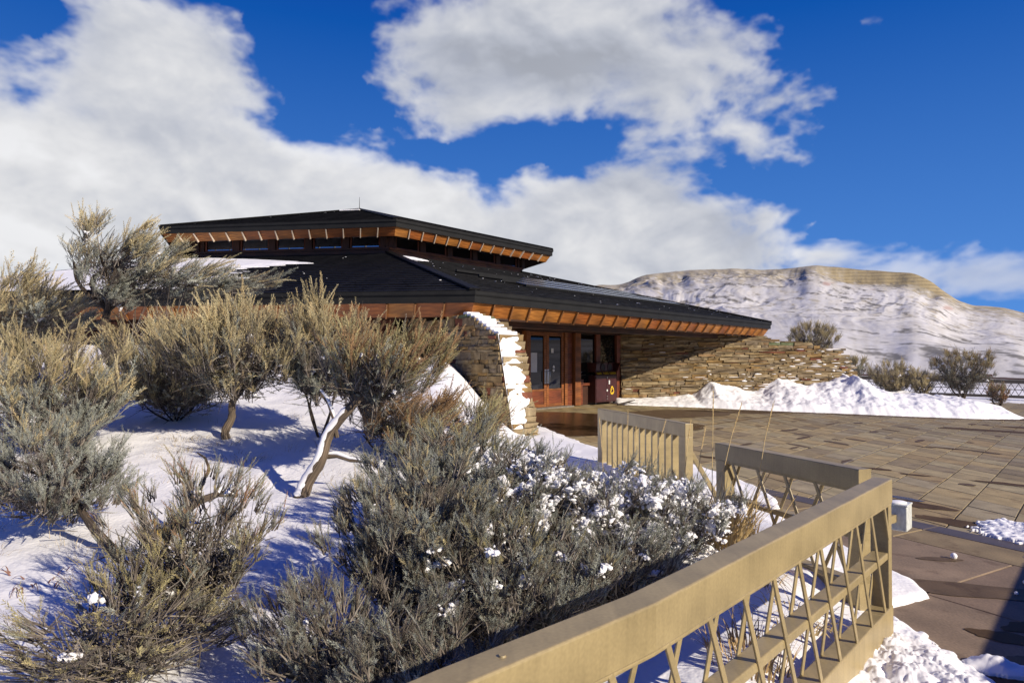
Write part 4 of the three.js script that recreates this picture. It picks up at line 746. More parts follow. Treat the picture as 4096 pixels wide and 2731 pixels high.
{ // the farther railing has upright slats
  const a = [1.26, 10.4], b = [1.97, 8.04], L = Math.hypot(b[0] - a[0], b[1] - a[1]), al = V((b[0] - a[0]) / L, 0, -(b[1] - a[1]) / L), bk = V(-al.z, 0, al.x).multiplyScalar(-1); if (bk.x < 0) bk.negate();
  const t = thing('metal_railing', 'farthest tan metal railing of upright slats, a slanting brace at its right post', 'railing', W3(1.6, -1.8, 9.2), 'tan metal railings round the planting bed');
  const P = (s, y, d) => W3(a[0], y, a[1]).addScaledVector(al, s).addScaledVector(bk, d), yT = -0.75, deep = 0.105, hB = 0.155;
  part('top_beam', bar(P(0, yT - hB / 2, deep / 2), P(L, yT - hB / 2, deep / 2), deep, hB, UP, 0.008), M.paint, t);
  for (const [s, w] of [[0.075, 0.15], [L - 0.075, 0.15]]) part('post', bar(P(s, -2.0, deep / 2), P(s, yT - hB + 0.002, deep / 2), deep - 0.004, w, al.clone(), 0.006), M.paint, t);
  for (let i = 0; i < 12; i++) { const s = 0.15 + (i + 1) * (L - 0.3) / 13; part('slat', bar(P(s, -1.72, deep / 2), P(s, yT - hB + 0.01, deep / 2), 0.085, 0.04, al.clone(), 0.004), M.paint, t); }
  part('bottom_beam', bar(P(0.15, -1.72, deep / 2), P(L - 0.15, -1.72, deep / 2), deep - 0.02, 0.08, UP, 0.006), M.paint, t);
  part('brace', bar(P(L - 0.05, -1.09, deep), P(L - 0.05, -1.09, deep).add(V(0.42, -0.72, -0.02)), 0.05, 0.05, UP, 0.004), M.paint, t);
}
{ // scraps of snow left on the middle railing
  const o = thing('rail_snow', 'small scraps of snow left on the middle rail of the dark-sided railing', 'snow', W3(2.2, -1.2, 5.8));
  for (const [u, w] of [[0.30, 0.10], [0.56, 0.05], [0.62, 0.16]]) { const g = new THREE.IcosahedronGeometry(1, 3), x = lerp(2.46, 1.89, u) + 0.05, z = lerp(5.02, 6.58, u), q = W3(x, -1.252, z); g.scale(0.045, 0.018, w * 0.6); g.rotateY(0.35); g.translate(q.x, q.y, q.z); part('snow_scrap', g, M.snowClump, o); }
}
{ // small pale box on the near railing's post, snow on its lid
  const c = W3(2.655, -1.08, 4.83), t = thing('junction_box', 'small pale plastic box fixed behind the end post of the nearest railing', 'box', c.clone());
  const g = new RoundedBoxGeometry(0.15, 0.165, 0.10, 2, 0.008); g.rotateY(0.86); g.translate(c.x, c.y, c.z); part('housing', g, M.paleBox, t);
  const l = new RoundedBoxGeometry(0.158, 0.014, 0.108, 2, 0.005); l.rotateY(0.86); l.translate(c.x, c.y + 0.088, c.z); part('lid', l, M.paleBox, t);
  const br = bar(c.clone().add(V(-0.06, 0, 0.03)), c.clone().add(V(-0.17, 0, 0.12)), 0.03, 0.05); part('bracket', br, M.paint, t);
  const s = new THREE.IcosahedronGeometry(0.055, 3); s.scale(1.1, 0.28, 0.8); s.translate(c.x - 0.03, c.y + 0.1, c.z + 0.01); part('snow_cap', s, M.snowClump, t);
}
{ // recycling bin
  const p = [2.84, 23.8], y0 = planeY(...p) + 0.03, e = V(EN.e[0], 0, -EN.e[1]), bk = V(-EN.n[0], 0, EN.n[1]), W = 1.33, DD = 0.69, H = 0.98;
  const t = thing('recycling_bin', 'dark red recycling bin with yellow arrows symbol in front of the window', 'bin', W3(p[0], y0, p[1]));
  const P = (s, d, y) => W3(p[0], y0 + y, p[1]).addScaledVector(e, s).addScaledVector(bk, d);
  const box = (s0, s1, d0, d1, a, b, bev = 0) => bar(P(s0, (d0 + d1) / 2, (a + b) / 2), P(s1, (d0 + d1) / 2, (a + b) / 2), Math.abs(d1 - d0), b - a, UP, bev);
  part('body', box(0, W, 0.02, DD, 0.06, H, 0.01), M.bin, t);
  for (const [s, d] of [[0.06, 0.08], [W - 0.06, 0.08], [0.06, DD - 0.06], [W - 0.06, DD - 0.06]]) part('foot', box(s - 0.03, s + 0.03, d - 0.03, d + 0.03, 0, 0.065), M.binDark, t);
  for (const [s0, s1] of [[0.02, 0.655], [0.665, W - 0.02]]) part('door', box(s0, s1, 0.0, 0.03, 0.09, H - 0.04, 0.006), M.bin, t);
  part('label_strip', quadStrip([[P(-0.01, -0.02, H), P(W + 0.01, -0.02, H)], [P(-0.01, 0.08, H + 0.13), P(W + 0.01, 0.08, H + 0.13)], [P(-0.01, 0.3, H + 0.14), P(W + 0.01, 0.3, H + 0.14)]]), M.bin, t);
  // hood: flares outwards to the top, open in front above two round holes and a flap
  const hood = (d, y, fl) => [P(-0.03 - fl, d, y), P(W + 0.03 + fl, d, y)];
  part('hood', merged([quadStrip([hood(0.16, H + 0.13, 0), hood(0.16, H + 0.42, 0.0)]), quadStrip([hood(0.16, H + 0.42, 0.06), hood(DD + 0.05, H + 0.46, 0.06), hood(DD + 0.05, H + 0.05, 0)]),
    quadStrip([[P(-0.03, 0.0, H + 0.13), P(-0.03, DD + 0.05, H + 0.05)], [P(-0.09, -0.08, H + 0.42), P(-0.09, DD + 0.05, H + 0.46)]]), quadStrip([[P(W + 0.03, 0.0, H + 0.13), P(W + 0.03, DD + 0.05, H + 0.05)], [P(W + 0.09, -0.08, H + 0.42), P(W + 0.09, DD + 0.05, H + 0.46)]]), quadStrip([hood(-0.08, H + 0.42, 0.06), hood(0.2, H + 0.43, 0.06)])]), M.bin, t);
  const hole = (s) => { const g = new THREE.CylinderGeometry(0.135, 0.135, 0.02, 28); g.rotateX(Math.PI / 2); g.rotateY(Math.atan2(-bk.x, -bk.z)); const q = P(s, 0.155, H + 0.27); g.translate(q.x, q.y, q.z); part('opening', g, M.binDark, t); const r = new THREE.TorusGeometry(0.14, 0.012, 8, 28); r.rotateY(Math.atan2(-bk.x, -bk.z)); const k = P(s, 0.145, H + 0.27); r.translate(k.x, k.y, k.z); part('rim', r, M.bin, t); };
  hole(0.66); hole(1.1);
  part('flap', box(0.08, 0.44, 0.135, 0.16, H + 0.17, H + 0.38, 0.008), M.bin, t);
  part('latch', box(0.76, 0.83, -0.03, 0.0, 0.66, 0.80, 0.01), M.white, t);
  for (const y of [0.16, 0.24, 0.86, 0.90]) part('hinge', box(0.66, 0.72, -0.012, 0.0, y, y + 0.02), M.steel, t);
  part('lock', box(0.635, 0.70, -0.025, 0.0, 0.42, 0.49, 0.008), M.white, t);
  const font = await new FontLoader().loadAsync('fonts/droid/droid_sans_bold.typeface.json');
  const face = basisOf(e, V(0, 0.79, 0).addScaledVector(bk, 0.61).normalize(), V(0, 0.61, 0).addScaledVector(bk, -0.79).normalize(), V(0, 0, 0));
  [['TRASH', 0.07, 0.30], ['PLASTIC', 0.49, 0.34], ['ALUMINUM', 0.89, 0.40]].forEach(([w, s, wide]) => { const g = new TextGeometry(w, { font, size: 0.085, depth: 0.003, curveSegments: 3 }); g.computeBoundingBox(); g.scale(wide / g.boundingBox.max.x, 1, 1); g.applyMatrix4(face); const q = P(s, -0.002, H + 0.028); g.translate(q.x, q.y, q.z); part('lettering', g, M.yellow, t, 'yellow lettering that reads ' + w); });
  // three chasing arrows, folded bands bent round a triangle
  const sym = new THREE.Group(); sym.name = 'recycling_symbol'; sym.userData.label = 'yellow symbol of three chasing arrows'; t.add(sym);
  const fm = basisOf(e, UP, bk.clone().negate(), V(0, 0, 0)), c0 = P(1.0, -0.008, 0.44), Rr = 0.20;
  for (let k = 0; k < 3; k++) {
    const a = k * Math.PI * 2 / 3, sh = new THREE.Shape(), pt = (x, y) => [(Math.cos(a) * x - Math.sin(a) * y) * 0.62, (Math.sin(a) * x + Math.cos(a) * y) * 0.8];
    const pts = [[-0.075, 0.19], [0.055, 0.19], [0.105, 0.105], [0.145, 0.13], [0.135, 0.01], [0.02, 0.055], [0.06, 0.08], [0.03, 0.125], [-0.045, 0.125], [-0.085, 0.06], [-0.135, 0.09]];
    pts.forEach((q, i) => i ? sh.lineTo(...pt(...q)) : sh.moveTo(...pt(...q)));
    const g = new THREE.ExtrudeGeometry(sh, { depth: 0.004, bevelEnabled: false }); g.applyMatrix4(fm); g.translate(c0.x, c0.y, c0.z); part('arrow', g, M.yellow, sym);
  }
}
{ // twigs of wood lying in the snow beside the bin
  const t = thing('broken_branch', 'short dark broken branch lying in the snow right of the recycling bin', 'branch', W3(4.0, -1.6, 24.3));
  part('wood', tube([W3(3.62, -1.62, 24.2), W3(3.95, -1.55, 24.35), W3(4.25, -1.47, 24.4)], [0.035, 0.03, 0.012], 6), M.barkDark, t);
  part('twig', tube([W3(3.95, -1.55, 24.35), W3(4.1, -1.56, 24.2), W3(4.3, -1.57, 24.15)], [0.02, 0.015, 0.008], 5), M.barkDark, t);
}
{ // fence at the plaza's far side
  const build = (label, pts, h0, h1) => {
    const t = thing('lattice_fence', label, 'fence', W3(pts[0][0], planeY(...pts[0]), pts[0][1]), 'dark lattice fences beyond the plaza');
    for (let i = 0; i + 1 < pts.length; i++) {
      const a = pts[i], b = pts[i + 1], L = Math.hypot(b[0] - a[0], b[1] - a[1]), al = [(b[0] - a[0]) / L, (b[1] - a[1]) / L], P = (s, y) => W3(a[0] + al[0] * s, y + lerp(a[2], b[2], s / L), a[1] + al[1] * s);
      part('handrail', bar(P(0, 1.13), P(L, 1.13), 0.14, 0.09, UP, 0.01), M.fenceRed, t);
      part('top_beam', bar(P(0, 0.96), P(L, 0.96), 0.11, 0.2, UP, 0.008), M.fenceDark, t);
      part('middle_rail', bar(P(0, 0.52), P(L, 0.52), 0.05, 0.04), M.fenceDark, t);
      part('bottom_beam', bar(P(0, 0.12), P(L, 0.12), 0.1, 0.16, UP, 0.008), M.fenceDark, t);
      for (const s of [0, L]) part('post', bar(P(s, -0.4), P(s, 0.87), 0.12, 0.12), M.fenceDark, t);
      const n = Math.round(L / 0.36);
      for (let k = 0; k < n; k++) for (const w of [0, 1]) { const s0 = (k + (w ? 0 : 1)) * L / n, s1 = (k + (w ? 1 : 0)) * L / n; part('lattice_bar', bar(P(s0, 0.86), P(s1, 0.2), 0.02, 0.026), M.fenceDark, t); }
    }
    return t;
  };
  const f = build('dark metal lattice fence with a red-brown handrail beyond the plaza bushes', [[19.0, 42.2, -2.10], [22.5, 41.4, -2.15], [26.0, 40.4, -2.22], [29.2, 39.5, -2.30], [33.5, 38.6, -2.4]], 0, 0);
  for (const [x, z, y] of [[27.0, 40.1, -2.24], [29.6, 39.4, -2.31]]) { const g = new RoundedBoxGeometry(0.42, 0.16, 0.3, 2, 0.02); const c = W3(x, y + 1.26, z); g.translate(c.x, c.y, c.z); part('rail_plaque', g, M.fenceRed, f); const s = new THREE.IcosahedronGeometry(0.17, 3); s.scale(1, 0.45, 0.8); s.translate(c.x + 0.05, c.y + 0.07, c.z + 0.1); if (x > 28) part('plaque_snow', s, M.snowClump, f); }
}
{ // low wall on the walkway's other side; it stands just outside the view and throws the shade at the lower right
  const t = thing('parapet_wall', 'low tan parapet wall on the far side of the walkway, beyond the right edge of the picture', 'wall', W3(5.0, -2, 3.5));
  const o = [4.42, 2.62], d = [0.640, 0.768], n = [0.768, -0.640], h = 1.25;
  const P = (s, w, y) => W3(o[0] + d[0] * s + n[0] * w, planeY(o[0], o[1]) - 0.03 * 0.6 * s + y, o[1] + d[1] * s + n[1] * w);
  part('wall_body', bar(P(-4, 0.18, h / 2 - 0.2), P(3.3, 0.18, h / 2 - 0.2), 0.32, h + 0.25, UP, 0.01), M.concrete, t);
  part('coping', bar(P(-4.02, 0.18, h - 0.03), P(3.34, 0.18, h - 0.03), 0.36, 0.08, UP, 0.012), M.concrete, t);
}
// snow left on the paving
function snowPatch(name, label, inside, x0, x1, z0, z1, high, n, seed, rough = 1, at = 0.015) {
  const o = thing(name, label, 'snow', W3((x0 + x1) / 2, planeY((x0 + x1) / 2, (z0 + z1) / 2), (z0 + z1) / 2));
  const g = grid(n, n, (u, v) => { const x = lerp(x0, x1, u), z = lerp(z0, z1, v), m = inside(x, z); const b = 1.1 * Math.abs(fbm(x * 2.6 + seed, z * 2.6, 3, 3)) + 0.28 * Math.abs(noise(x * 9, z * 9 + seed)) + 0.10 * Math.abs(noise(x * 22 + 4, z * 22 + seed)) + 0.06 * noise(x * 50, z * 50 + seed); return onPlane(x, z, at + (m > 0 ? high * Math.min(1, Math.pow(m, 0.6)) * (1 - 0.45 * rough + rough * b * 1.1) + 0.004 : -0.09)); }, (u, v) => inside(lerp(x0, x1, u), lerp(z0, z1, v)) > -0.35, 1.2);
  part('snow_lump', g, M.snowClump, o); return o;
}
const ell = (cx, cz, rx, rz, turn, seed, k = 0.5) => (x, z) => { const c = Math.cos(turn), s = Math.sin(turn), a = ((x - cx) * c + (z - cz) * s) / rx, b = (-(x - cx) * s + (z - cz) * c) / rz; return 1 - Math.hypot(a, b) + k * fbm(x * 2.5 + seed, z * 2.5, seed, 4) + 0.18 * noise(x * 14, z * 14, seed); };
snowPatch('snow_pile', 'crusty white snow pile lying on the pavers at the right edge', ell(5.75, 7.62, 0.62, 0.62, -0.5, 3, 0.6), 4.7, 7.0, 6.6, 8.8, 0.10, 240, 3);
snowPatch('snow_pile', 'thin scrap of melting snow on the concrete below the right-hand snow pile', ell(5.1, 6.72, 0.24, 0.06, -0.2, 5), 4.7, 5.5, 6.5, 6.95, 0.015, 60, 5);
snowPatch('snow_pile', 'lumpy white snow beside the foot of the nearest railing, spreading over the walkway', (x, z) => { const m = 1 - Math.hypot((x - 2.28) / 0.44, (z - 4.2) / 0.95) + 0.35 * fbm(x * 3, z * 3, 6, 4) + 0.16 * noise(x * 13, z * 13, 4) + 0.15; const e = (x - 2.46) * 0.757 - (z - 4.58) * 0.653; return Math.min(m, (e + 0.5) * 3); }, 1.3, 3.1, 2.6, 5.4, 0.14, 260, 8);
snowPatch('snow_pile', 'small crumbled snow heap with a round lump on the walkway', ell(2.92, 4.28, 0.20, 0.13, -0.2, 9, 0.5), 2.5, 3.4, 3.9, 4.7, 0.08, 80, 9);
snowPatch('snow_pile', 'fallen snow beside the top right corner of the walkway pile', ell(6.75, 8.6, 0.35, 0.25, -0.4, 12, 0.5), 6.1, 7.4, 8.0, 9.2, 0.06, 60, 12);
{ const ball = (x, z, r, label) => { const t = thing('snowball', label, 'snowball', onPlane(x, z, 0.014)); const g = new THREE.IcosahedronGeometry(r, 4), p = g.attributes.position; for (let i = 0; i < p.count; i++) { const v = V(p.getX(i), p.getY(i), p.getZ(i)), k = 1 + 0.16 * fbm(v.x / r * 1.4 + x, v.y / r * 1.4, v.z / r * 1.4, 3); p.setXYZ(i, v.x * k, v.y * k, v.z * k); } g.computeVertexNormals(); const c = onPlane(x, z, r * 0.85 + 0.014); g.translate(c.x, c.y, c.z); part('snow_body', g, M.snowClump, t); return t; };
  ball(4.13, 6.63, 0.03, 'single white snowball on the brown concrete, the largest one');
  ball(5.05, 6.0, 0.02, 'small snowball near the edge of the shade at the right');
  ball(4.3, 5.95, 0.016, 'small bit of snow on the damp slab below the largest snowball');
  ball(4.02, 5.66, 0.015, 'small bit of snow beside the slab joint');
  ball(3.62, 4.98, 0.02, 'small snow lump in the middle of a dark wet spot on the concrete'); }

// ================================================================ PLANTS
// sprigs: a thin stem set with leaf-sized faces, one metre long, to be scaled
function sprigGeo(seed, o) {
  const r = rngOf(seed), pos = [];
  const tri = (a, b, c) => pos.push(a.x, a.y, a.z, b.x, b.y, b.z, c.x, c.y, c.z);
  const bend = V((r() - 0.5) * 0.25, 0, (r() - 0.5) * 0.25), stem = (t) => V(bend.x * t * t, t, bend.z * t * t);
  for (let k = 0; k < 3; k++) { const a0 = k * 2.094, a1 = a0 + 2.094, w = 0.012; tri(V(Math.cos(a0) * w, 0, Math.sin(a0) * w), V(Math.cos(a1) * w, 0, Math.sin(a1) * w), stem(0.97)); }
  for (let i = 0; i < o.n; i++) {
    const t = o.from + (1 - o.from) * Math.pow((i + r()) / o.n, 0.9), b = stem(t), az = i * 2.4 + r(), tilt = o.tilt * (0.6 + 0.8 * r()), L = o.len * (0.6 + 0.7 * r()) * (1 - 0.55 * t * o.taper), w = o.wide * (0.7 + 0.6 * r()) * (1 - 0.3 * t);
    const d = V(Math.cos(az) * Math.sin(tilt), Math.cos(tilt), Math.sin(az) * Math.sin(tilt)), s = V(-Math.sin(az), 0.25 * (r() - 0.5), Math.cos(az)).multiplyScalar(w), f = new THREE.Vector3().crossVectors(d, s).normalize().multiplyScalar(w * 0.5);
    const tip = b.clone().addScaledVector(d, L), m = b.clone().addScaledVector(d, L * 0.6);
    tri(b, m.clone().add(s).add(f), tip); tri(b, tip, m.clone().sub(s).add(f));
  }
  const g = new THREE.BufferGeometry(); g.setAttribute('position', new THREE.Float32BufferAttribute(pos, 3)); g.computeVertexNormals(); return g;
}
const SPRIG = {
  leafy: [1, 2, 3].map((s) => sprigGeo(100 + s, { n: 30, from: 0.08, tilt: 0.75, len: 0.25, wide: 0.026, taper: 0.6 })),
  spike: [1, 2, 3].map((s) => sprigGeo(200 + s, { n: 44, from: 0.14, tilt: 0.5, len: 0.14, wide: 0.019, taper: 0.75 })),
  bare: [1, 2].map((s) => sprigGeo(300 + s, { n: 9, from: 0.2, tilt: 0.6, len: 0.3, wide: 0.010, taper: 0.6 })),
};
const twigGeo = new THREE.CylinderGeometry(0.35, 1, 1, 4, 1, true).translate(0, 0.5, 0).toNonIndexed();
const snowBlobs = [1, 2, 3].map((s) => { const g = new THREE.IcosahedronGeometry(1, 2), p = g.attributes.position; for (let i = 0; i < p.count; i++) { const v = V(p.getX(i), p.getY(i), p.getZ(i)), k = 1 + 1.2 * fbm(v.x * 1.3 + s * 7, v.y * 1.3, v.z * 1.3, 3); p.setXYZ(i, v.x * k, v.y * k * 0.7, v.z * k); } g.computeVertexNormals(); return g; });
const quatUp = (d) => new THREE.Quaternion().setFromUnitVectors(UP, d);
const TONES = {
  grey: [[0.293, 0.310, 0.255], [0.355, 0.373, 0.303], [0.254, 0.259, 0.207], [0.406, 0.414, 0.339]],
  beige: [[0.549, 0.466, 0.259], [0.642, 0.549, 0.320], [0.476, 0.414, 0.228], [0.600, 0.476, 0.248]],
  olive: [[0.435, 0.382, 0.186], [0.517, 0.435, 0.207], [0.382, 0.341, 0.177]],
  brown: [[0.352, 0.218, 0.103], [0.414, 0.259, 0.124], [0.290, 0.177, 0.087]],
  dark: [[0.177, 0.166, 0.115], [0.228, 0.207, 0.145], [0.145, 0.124, 0.094]],
  rust: [[0.455, 0.248, 0.124], [0.393, 0.239, 0.124]],
};
const twigTones = [[0.17, 0.14, 0.11], [0.30, 0.26, 0.21], [0.10, 0.08, 0.06]];
let bushNo = 0;
/* one sagebrush. o: x, z foot; h crown top over the foot; w half width; lo: where the crown starts (share of h); lean [x, z] of the crown against the foot;
   n clumps; per: twigs in a clump; spr: sprigs on a twig; len: sprig length; kinds, low and high tones; snow: share of clumps that carry snow; up: how upright */
function bush(label, o) {
  const r = rngOf(1000 + 17 * bushNo++), g0 = o.y ?? groundY(o.x, o.z), foot = W3(o.x, g0 - 0.05, o.z);
  const t = thing(o.tree ? 'sagebrush_tree' : 'sagebrush', label, o.tree ? 'tree' : 'shrub', foot, 'sagebrush on the snow');
  const N = (s) => (r() + r() + r() - 1.5) * s, deep = o.d ?? o.w * 0.9, wind = o.wind || [0, 0];
  // stems
  const stems = [], nS = o.stems ?? 5, tr = o.trunk ?? 0.016, trunkTop = o.path ? o.path.map((q) => foot.clone().add(V(q[0], q[1], -q[2]))) : null;
  const barkM = o.bark || M.barkDark;
  let root = foot.clone();
  if (trunkTop) {
    const c = new THREE.CatmullRomCurve3(trunkTop), n = 26, pts = c.getPoints(n), rad = pts.map((p, i) => lerp(tr, tr * 0.55, i / n) * (1 + 0.22 * noise(i * 0.7, bushNo, 3)) * (i < 3 ? 1.25 - 0.08 * i : 1));
    part('trunk', tube(pts, rad, 12), barkM, t); root = pts[n].clone();
    if (o.trunkSnow) { const sp = pts.slice(o.trunkSnow[0], o.trunkSnow[1]).map((p, i) => p.clone().add(V(-0.5, 0.55, 0.35).multiplyScalar(rad[i + o.trunkSnow[0]] * 0.7))); part('trunk_snow', tube(sp, sp.map((p, i) => tr * 0.95 * (0.78 + 0.5 * noise(i * 0.6, 3, 9)) * (1 - 0.3 * i / sp.length) * (i === 0 || i === sp.length - 1 ? 0.3 : 1)), 10), M.snowClump, t); }
  }
  o = { ...o, h: o.h * (o.shrink ?? 0.9) };
  const base = trunkTop ? root.y - foot.y : 0, cx = (o.lean ? o.lean[0] : 0), cz = (o.lean ? o.lean[1] : 0), branchGeo = [];
  for (let i = 0; i < nS; i++) {
    const a = i / nS * 6.283 + r(), rr = 0.45 + 0.35 * r();
    const end = foot.clone().add(V(cx + Math.cos(a) * o.w * rr, lerp(base, o.h, 0.35 + 0.25 * r()), -(cz + Math.sin(a) * deep * rr))), mid = root.clone().lerp(end, 0.5).add(V(N(0.12), -0.02 + N(0.08), N(0.12)).multiplyScalar(o.h));
    const pts = new THREE.CatmullRomCurve3([root, mid, end]).getPoints(7), b = trunkTop ? tr * 0.5 : tr;
    const geo = tube(pts, pts.map((p, k) => lerp(b * (0.8 + 0.4 * r() * 0), b * 0.4, k / 7)), 7); part('branch', geo, barkM, t); stems.push({ end, b: b * 0.4, mid });
  }
  // clumps through the crown's volume, thinner below
  const clumps = [];
  for (let i = 0; i < o.n * (o.keep ?? 0.78); i++) {
    let u, q; do { u = V(r() * 2 - 1, r() * 2 - 1, r() * 2 - 1); q = u.length(); } while (q > 1 || q < 0.25);
    const edge = 1 + 0.28 * noise(u.x * 2.1 + bushNo * 5, u.y * 2.1, u.z * 2.1);
    const yy = lerp(o.lo * o.h, o.h * 0.90, Math.pow((u.y + 1) / 2, 0.85));
    const bulge = o.bulge ? 1 : 0.62 + 0.5 * Math.sin(clamp((u.y + 1) / 2) * 2.2);
    clumps.push(foot.clone().add(V(cx * smooth(0, 0.7, yy / o.h) + u.x * o.w * edge * bulge + wind[0] * yy * 0.15, yy * (0.92 + 0.1 * edge) - (o.droop || 0) * u.x * u.x * o.h * 0.3, -(cz + u.z * deep * edge * bulge))));
  }
  const twigM = [], twigC = [], sprig = {}, snowM = [];
  const add = (kind, m, c) => { const v = Math.floor(r() * SPRIG[kind].length), k = kind + v; (sprig[k] ||= { g: SPRIG[kind][v], m: [], c: [] }); sprig[k].m.push(m); sprig[k].c.push(c); };
  const pick = (list) => { const c = list[Math.floor(r() * list.length)], k = tint * (0.8 + 0.4 * r()); return lin(c[0] * k, c[1] * k, c[2] * k); }; let tint = 1;
  const mid = foot.clone().add(V(cx, o.h * (o.lo + 0.15), -cz));
  const tw = (p, d, L, w, c) => { twigM.push(new THREE.Matrix4().compose(p, quatUp(d), V(w, L, w))); twigC.push(c); };
  for (const p of clumps) {
    let s = stems[0]; for (const q of stems) if (q.end.distanceTo(p) < s.end.distanceTo(p)) s = q;
    const from = s.end.clone().lerp(s.mid, r() * 0.6), bendP = from.clone().lerp(p, 0.5).add(V(N(0.10), N(0.06) - 0.03, N(0.10)).multiplyScalar(o.h * 0.6)), segs = [from, bendP, p];
    for (let i = 0; i < 2; i++) { const d = segs[i + 1].clone().sub(segs[i]), L = d.length(); tw(segs[i], d.normalize(), L, s.b * (i ? 0.45 : 0.7), lin(...twigTones[Math.floor(r() * 3)])); }
    const own = r();
    tint = 0.8 + 0.4 * r(); const dead = own < (o.dead ?? 0.14), lenK = 0.7 + 0.6 * r(), low = dead ? twigTones : o.lowTones, hi = dead && r() < 0.5 ? twigTones : o.highTones; const hFrac = clamp((p.y - foot.y) / o.h), outw = p.clone().sub(mid).setY(0).normalize();
    for (let k = 0; k < o.per; k++) {
      const d = V(outw.x * (o.spread ?? 0.55) + N(0.55) + wind[0], (o.up ?? 0.9) + N(0.35), outw.z * (o.spread ?? 0.55) + N(0.55)).normalize(), L = o.len * lenK * (0.8 + 1.1 * r()), st = p.clone().add(V(N(0.10), N(0.08), N(0.10)).multiplyScalar(o.clump ?? o.w * 0.6));
      tw(st, d, L, 0.0035 + 0.002 * r(), lin(...twigTones[Math.floor(r() * 3)]));
      const tone = smooth(o.split ?? 0.45, (o.split ?? 0.45) + 0.3, hFrac + N(0.14)), high = r() < tone;
      for (let q = 0; q < o.spr; q++) {
        const a = 0.25 + 0.75 * (q + r()) / o.spr, e = d.clone().add(V(N(0.75) + wind[0] * 0.5, 0.2 + N(0.4), N(0.75))).normalize(), kind = r() < (dead ? 0.75 : o.bare ?? 0.1) ? 'bare' : high && r() < (o.spike ?? 0.7) ? 'spike' : 'leafy';
        const sl = (kind === 'spike' ? 1.35 : 1) * o.len * lenK * (0.55 + 0.6 * r()) * (q === o.spr - 1 ? 1.15 : 0.9), sw = sl * (kind === 'spike' ? 0.85 : 1);
        add(kind, new THREE.Matrix4().compose(st.clone().addScaledVector(d, L * a), quatUp(e).multiply(new THREE.Quaternion().setFromAxisAngle(UP, r() * 6.283)), V(sw, sl, sw)), pick(kind === 'bare' ? twigTones : high ? hi : low));
      }
    }
    for (let k = 0; k < (o.clutter ?? 8); k++) { const st = p.clone().lerp(mid, 0.2 + 0.6 * r()).add(V(N(0.2), N(0.15), N(0.2)).multiplyScalar(o.w)), d = V(N(1) + outw.x * 0.4 + wind[0] * 0.5, 0.35 + N(0.6), N(1) + outw.z * 0.4).normalize(); tw(st, d, o.len * (1 + 1.6 * r()), 0.003 + 0.003 * r(), lin(...twigTones[Math.floor(r() * 3)])); if (st.y > foot.y && r() < 0.5) add('leafy', new THREE.Matrix4().compose(st.clone().addScaledVector(d, o.len), quatUp(d), V(o.len, o.len, o.len).multiplyScalar(0.7)), pick(o.lowTones)); }
    if (r() < (o.snow < 0.5 ? o.snow * 0.6 : o.snow)) { const near = V(N(0.08), o.len * 0.35, N(0.08)); for (let k = 0; k < (o.snowN ?? 9); k++) { const z = (o.snowSize ?? 0.018) * (0.25 + 0.95 * r() * r()); snowM.push(new THREE.Matrix4().compose(p.clone().add(near).add(V(N(1), N(0.8), N(1)).multiplyScalar(o.snowSpread ?? (o.snow < 0.5 ? 0.035 : 0.075))), new THREE.Quaternion().setFromEuler(new THREE.Euler(N(1), r() * 6.3, N(1))), V(z * (0.9 + 1.6 * r() * r()), z * (0.7 + 0.4 * r()), z * (0.8 + 0.5 * r())))); } }
  }
  stuffInstances('twigs', twigGeo, M.twig, t, twigM, twigC);
  for (const k of Object.keys(sprig)) stuffInstances(k.startsWith('spike') ? 'seed_stalks' : k.startsWith('leafy') ? 'leaves' : 'bare_twigs', sprig[k].g, M.leaf, t, sprig[k].m, sprig[k].c);
  if (snowM.length) stuffInstances('snow_clumps', snowBlobs[bushNo % 3], M.snowClump, t, snowM);
  return t;
}
const { grey: TG, beige: TB, olive: TO, brown: TR, dark: TD, rust: TU } = TONES;
// on the slope to the left
bush('tall wind-bent sagebrush tree at the left, rising above the low roof, crown swept right', { tree: true, x: -5.75, z: 10.05, h: 3.1, w: 0.62, d: 0.7, lo: 0.42, n: 75, per: 9, spr: 4, len: 0.17, trunk: 0.085, path: [[0, 0, 0], [0.05, 0.5, 0.05], [-0.1, 0.95, 0], [-0.05, 1.35, 0.05]], lean: [0.0, 0], wind: [0.45, 0], up: 0.8, lowTones: TG, highTones: TB, snow: 0.25, split: 0.55, stems: 6, spike: 0.6 });
bush('lower crown of wind-swept sagebrush beside the tall tree, reaching right across the roof', { x: -5.2, z: 10.4, h: 2.35, w: 1.15, d: 0.5, lo: 0.66, n: 46, per: 9, spr: 4, len: 0.17, trunk: 0.03, lean: [0.25, 0], wind: [0.75, 0], up: 0.45, lowTones: TG, highTones: TB, snow: 0.25, split: 0.7, stems: 4, bare: 0.25 });
bush('feathery beige sagebrush cut off by the left edge, higher than its neighbours', { x: -7.85, z: 10.7, shrink: 0.86, h: 2.3, w: 0.85, d: 0.7, lo: 0.15, n: 120, per: 9, spr: 4, len: 0.18, lowTones: TG, highTones: TB, snow: 0.2, split: 0.3, wind: [0.3, 0] });
bush('thin grey twiggy sagebrush between the left edge and the tall tree', { x: -6.9, z: 10.6, shrink: 0.84, h: 1.9, w: 0.6, d: 0.5, lo: 0.5, n: 40, per: 8, spr: 4, len: 0.17, lowTones: TG, highTones: TB, snow: 0.3, split: 0.6, wind: [0.5, 0], up: 0.6, bare: 0.3 });
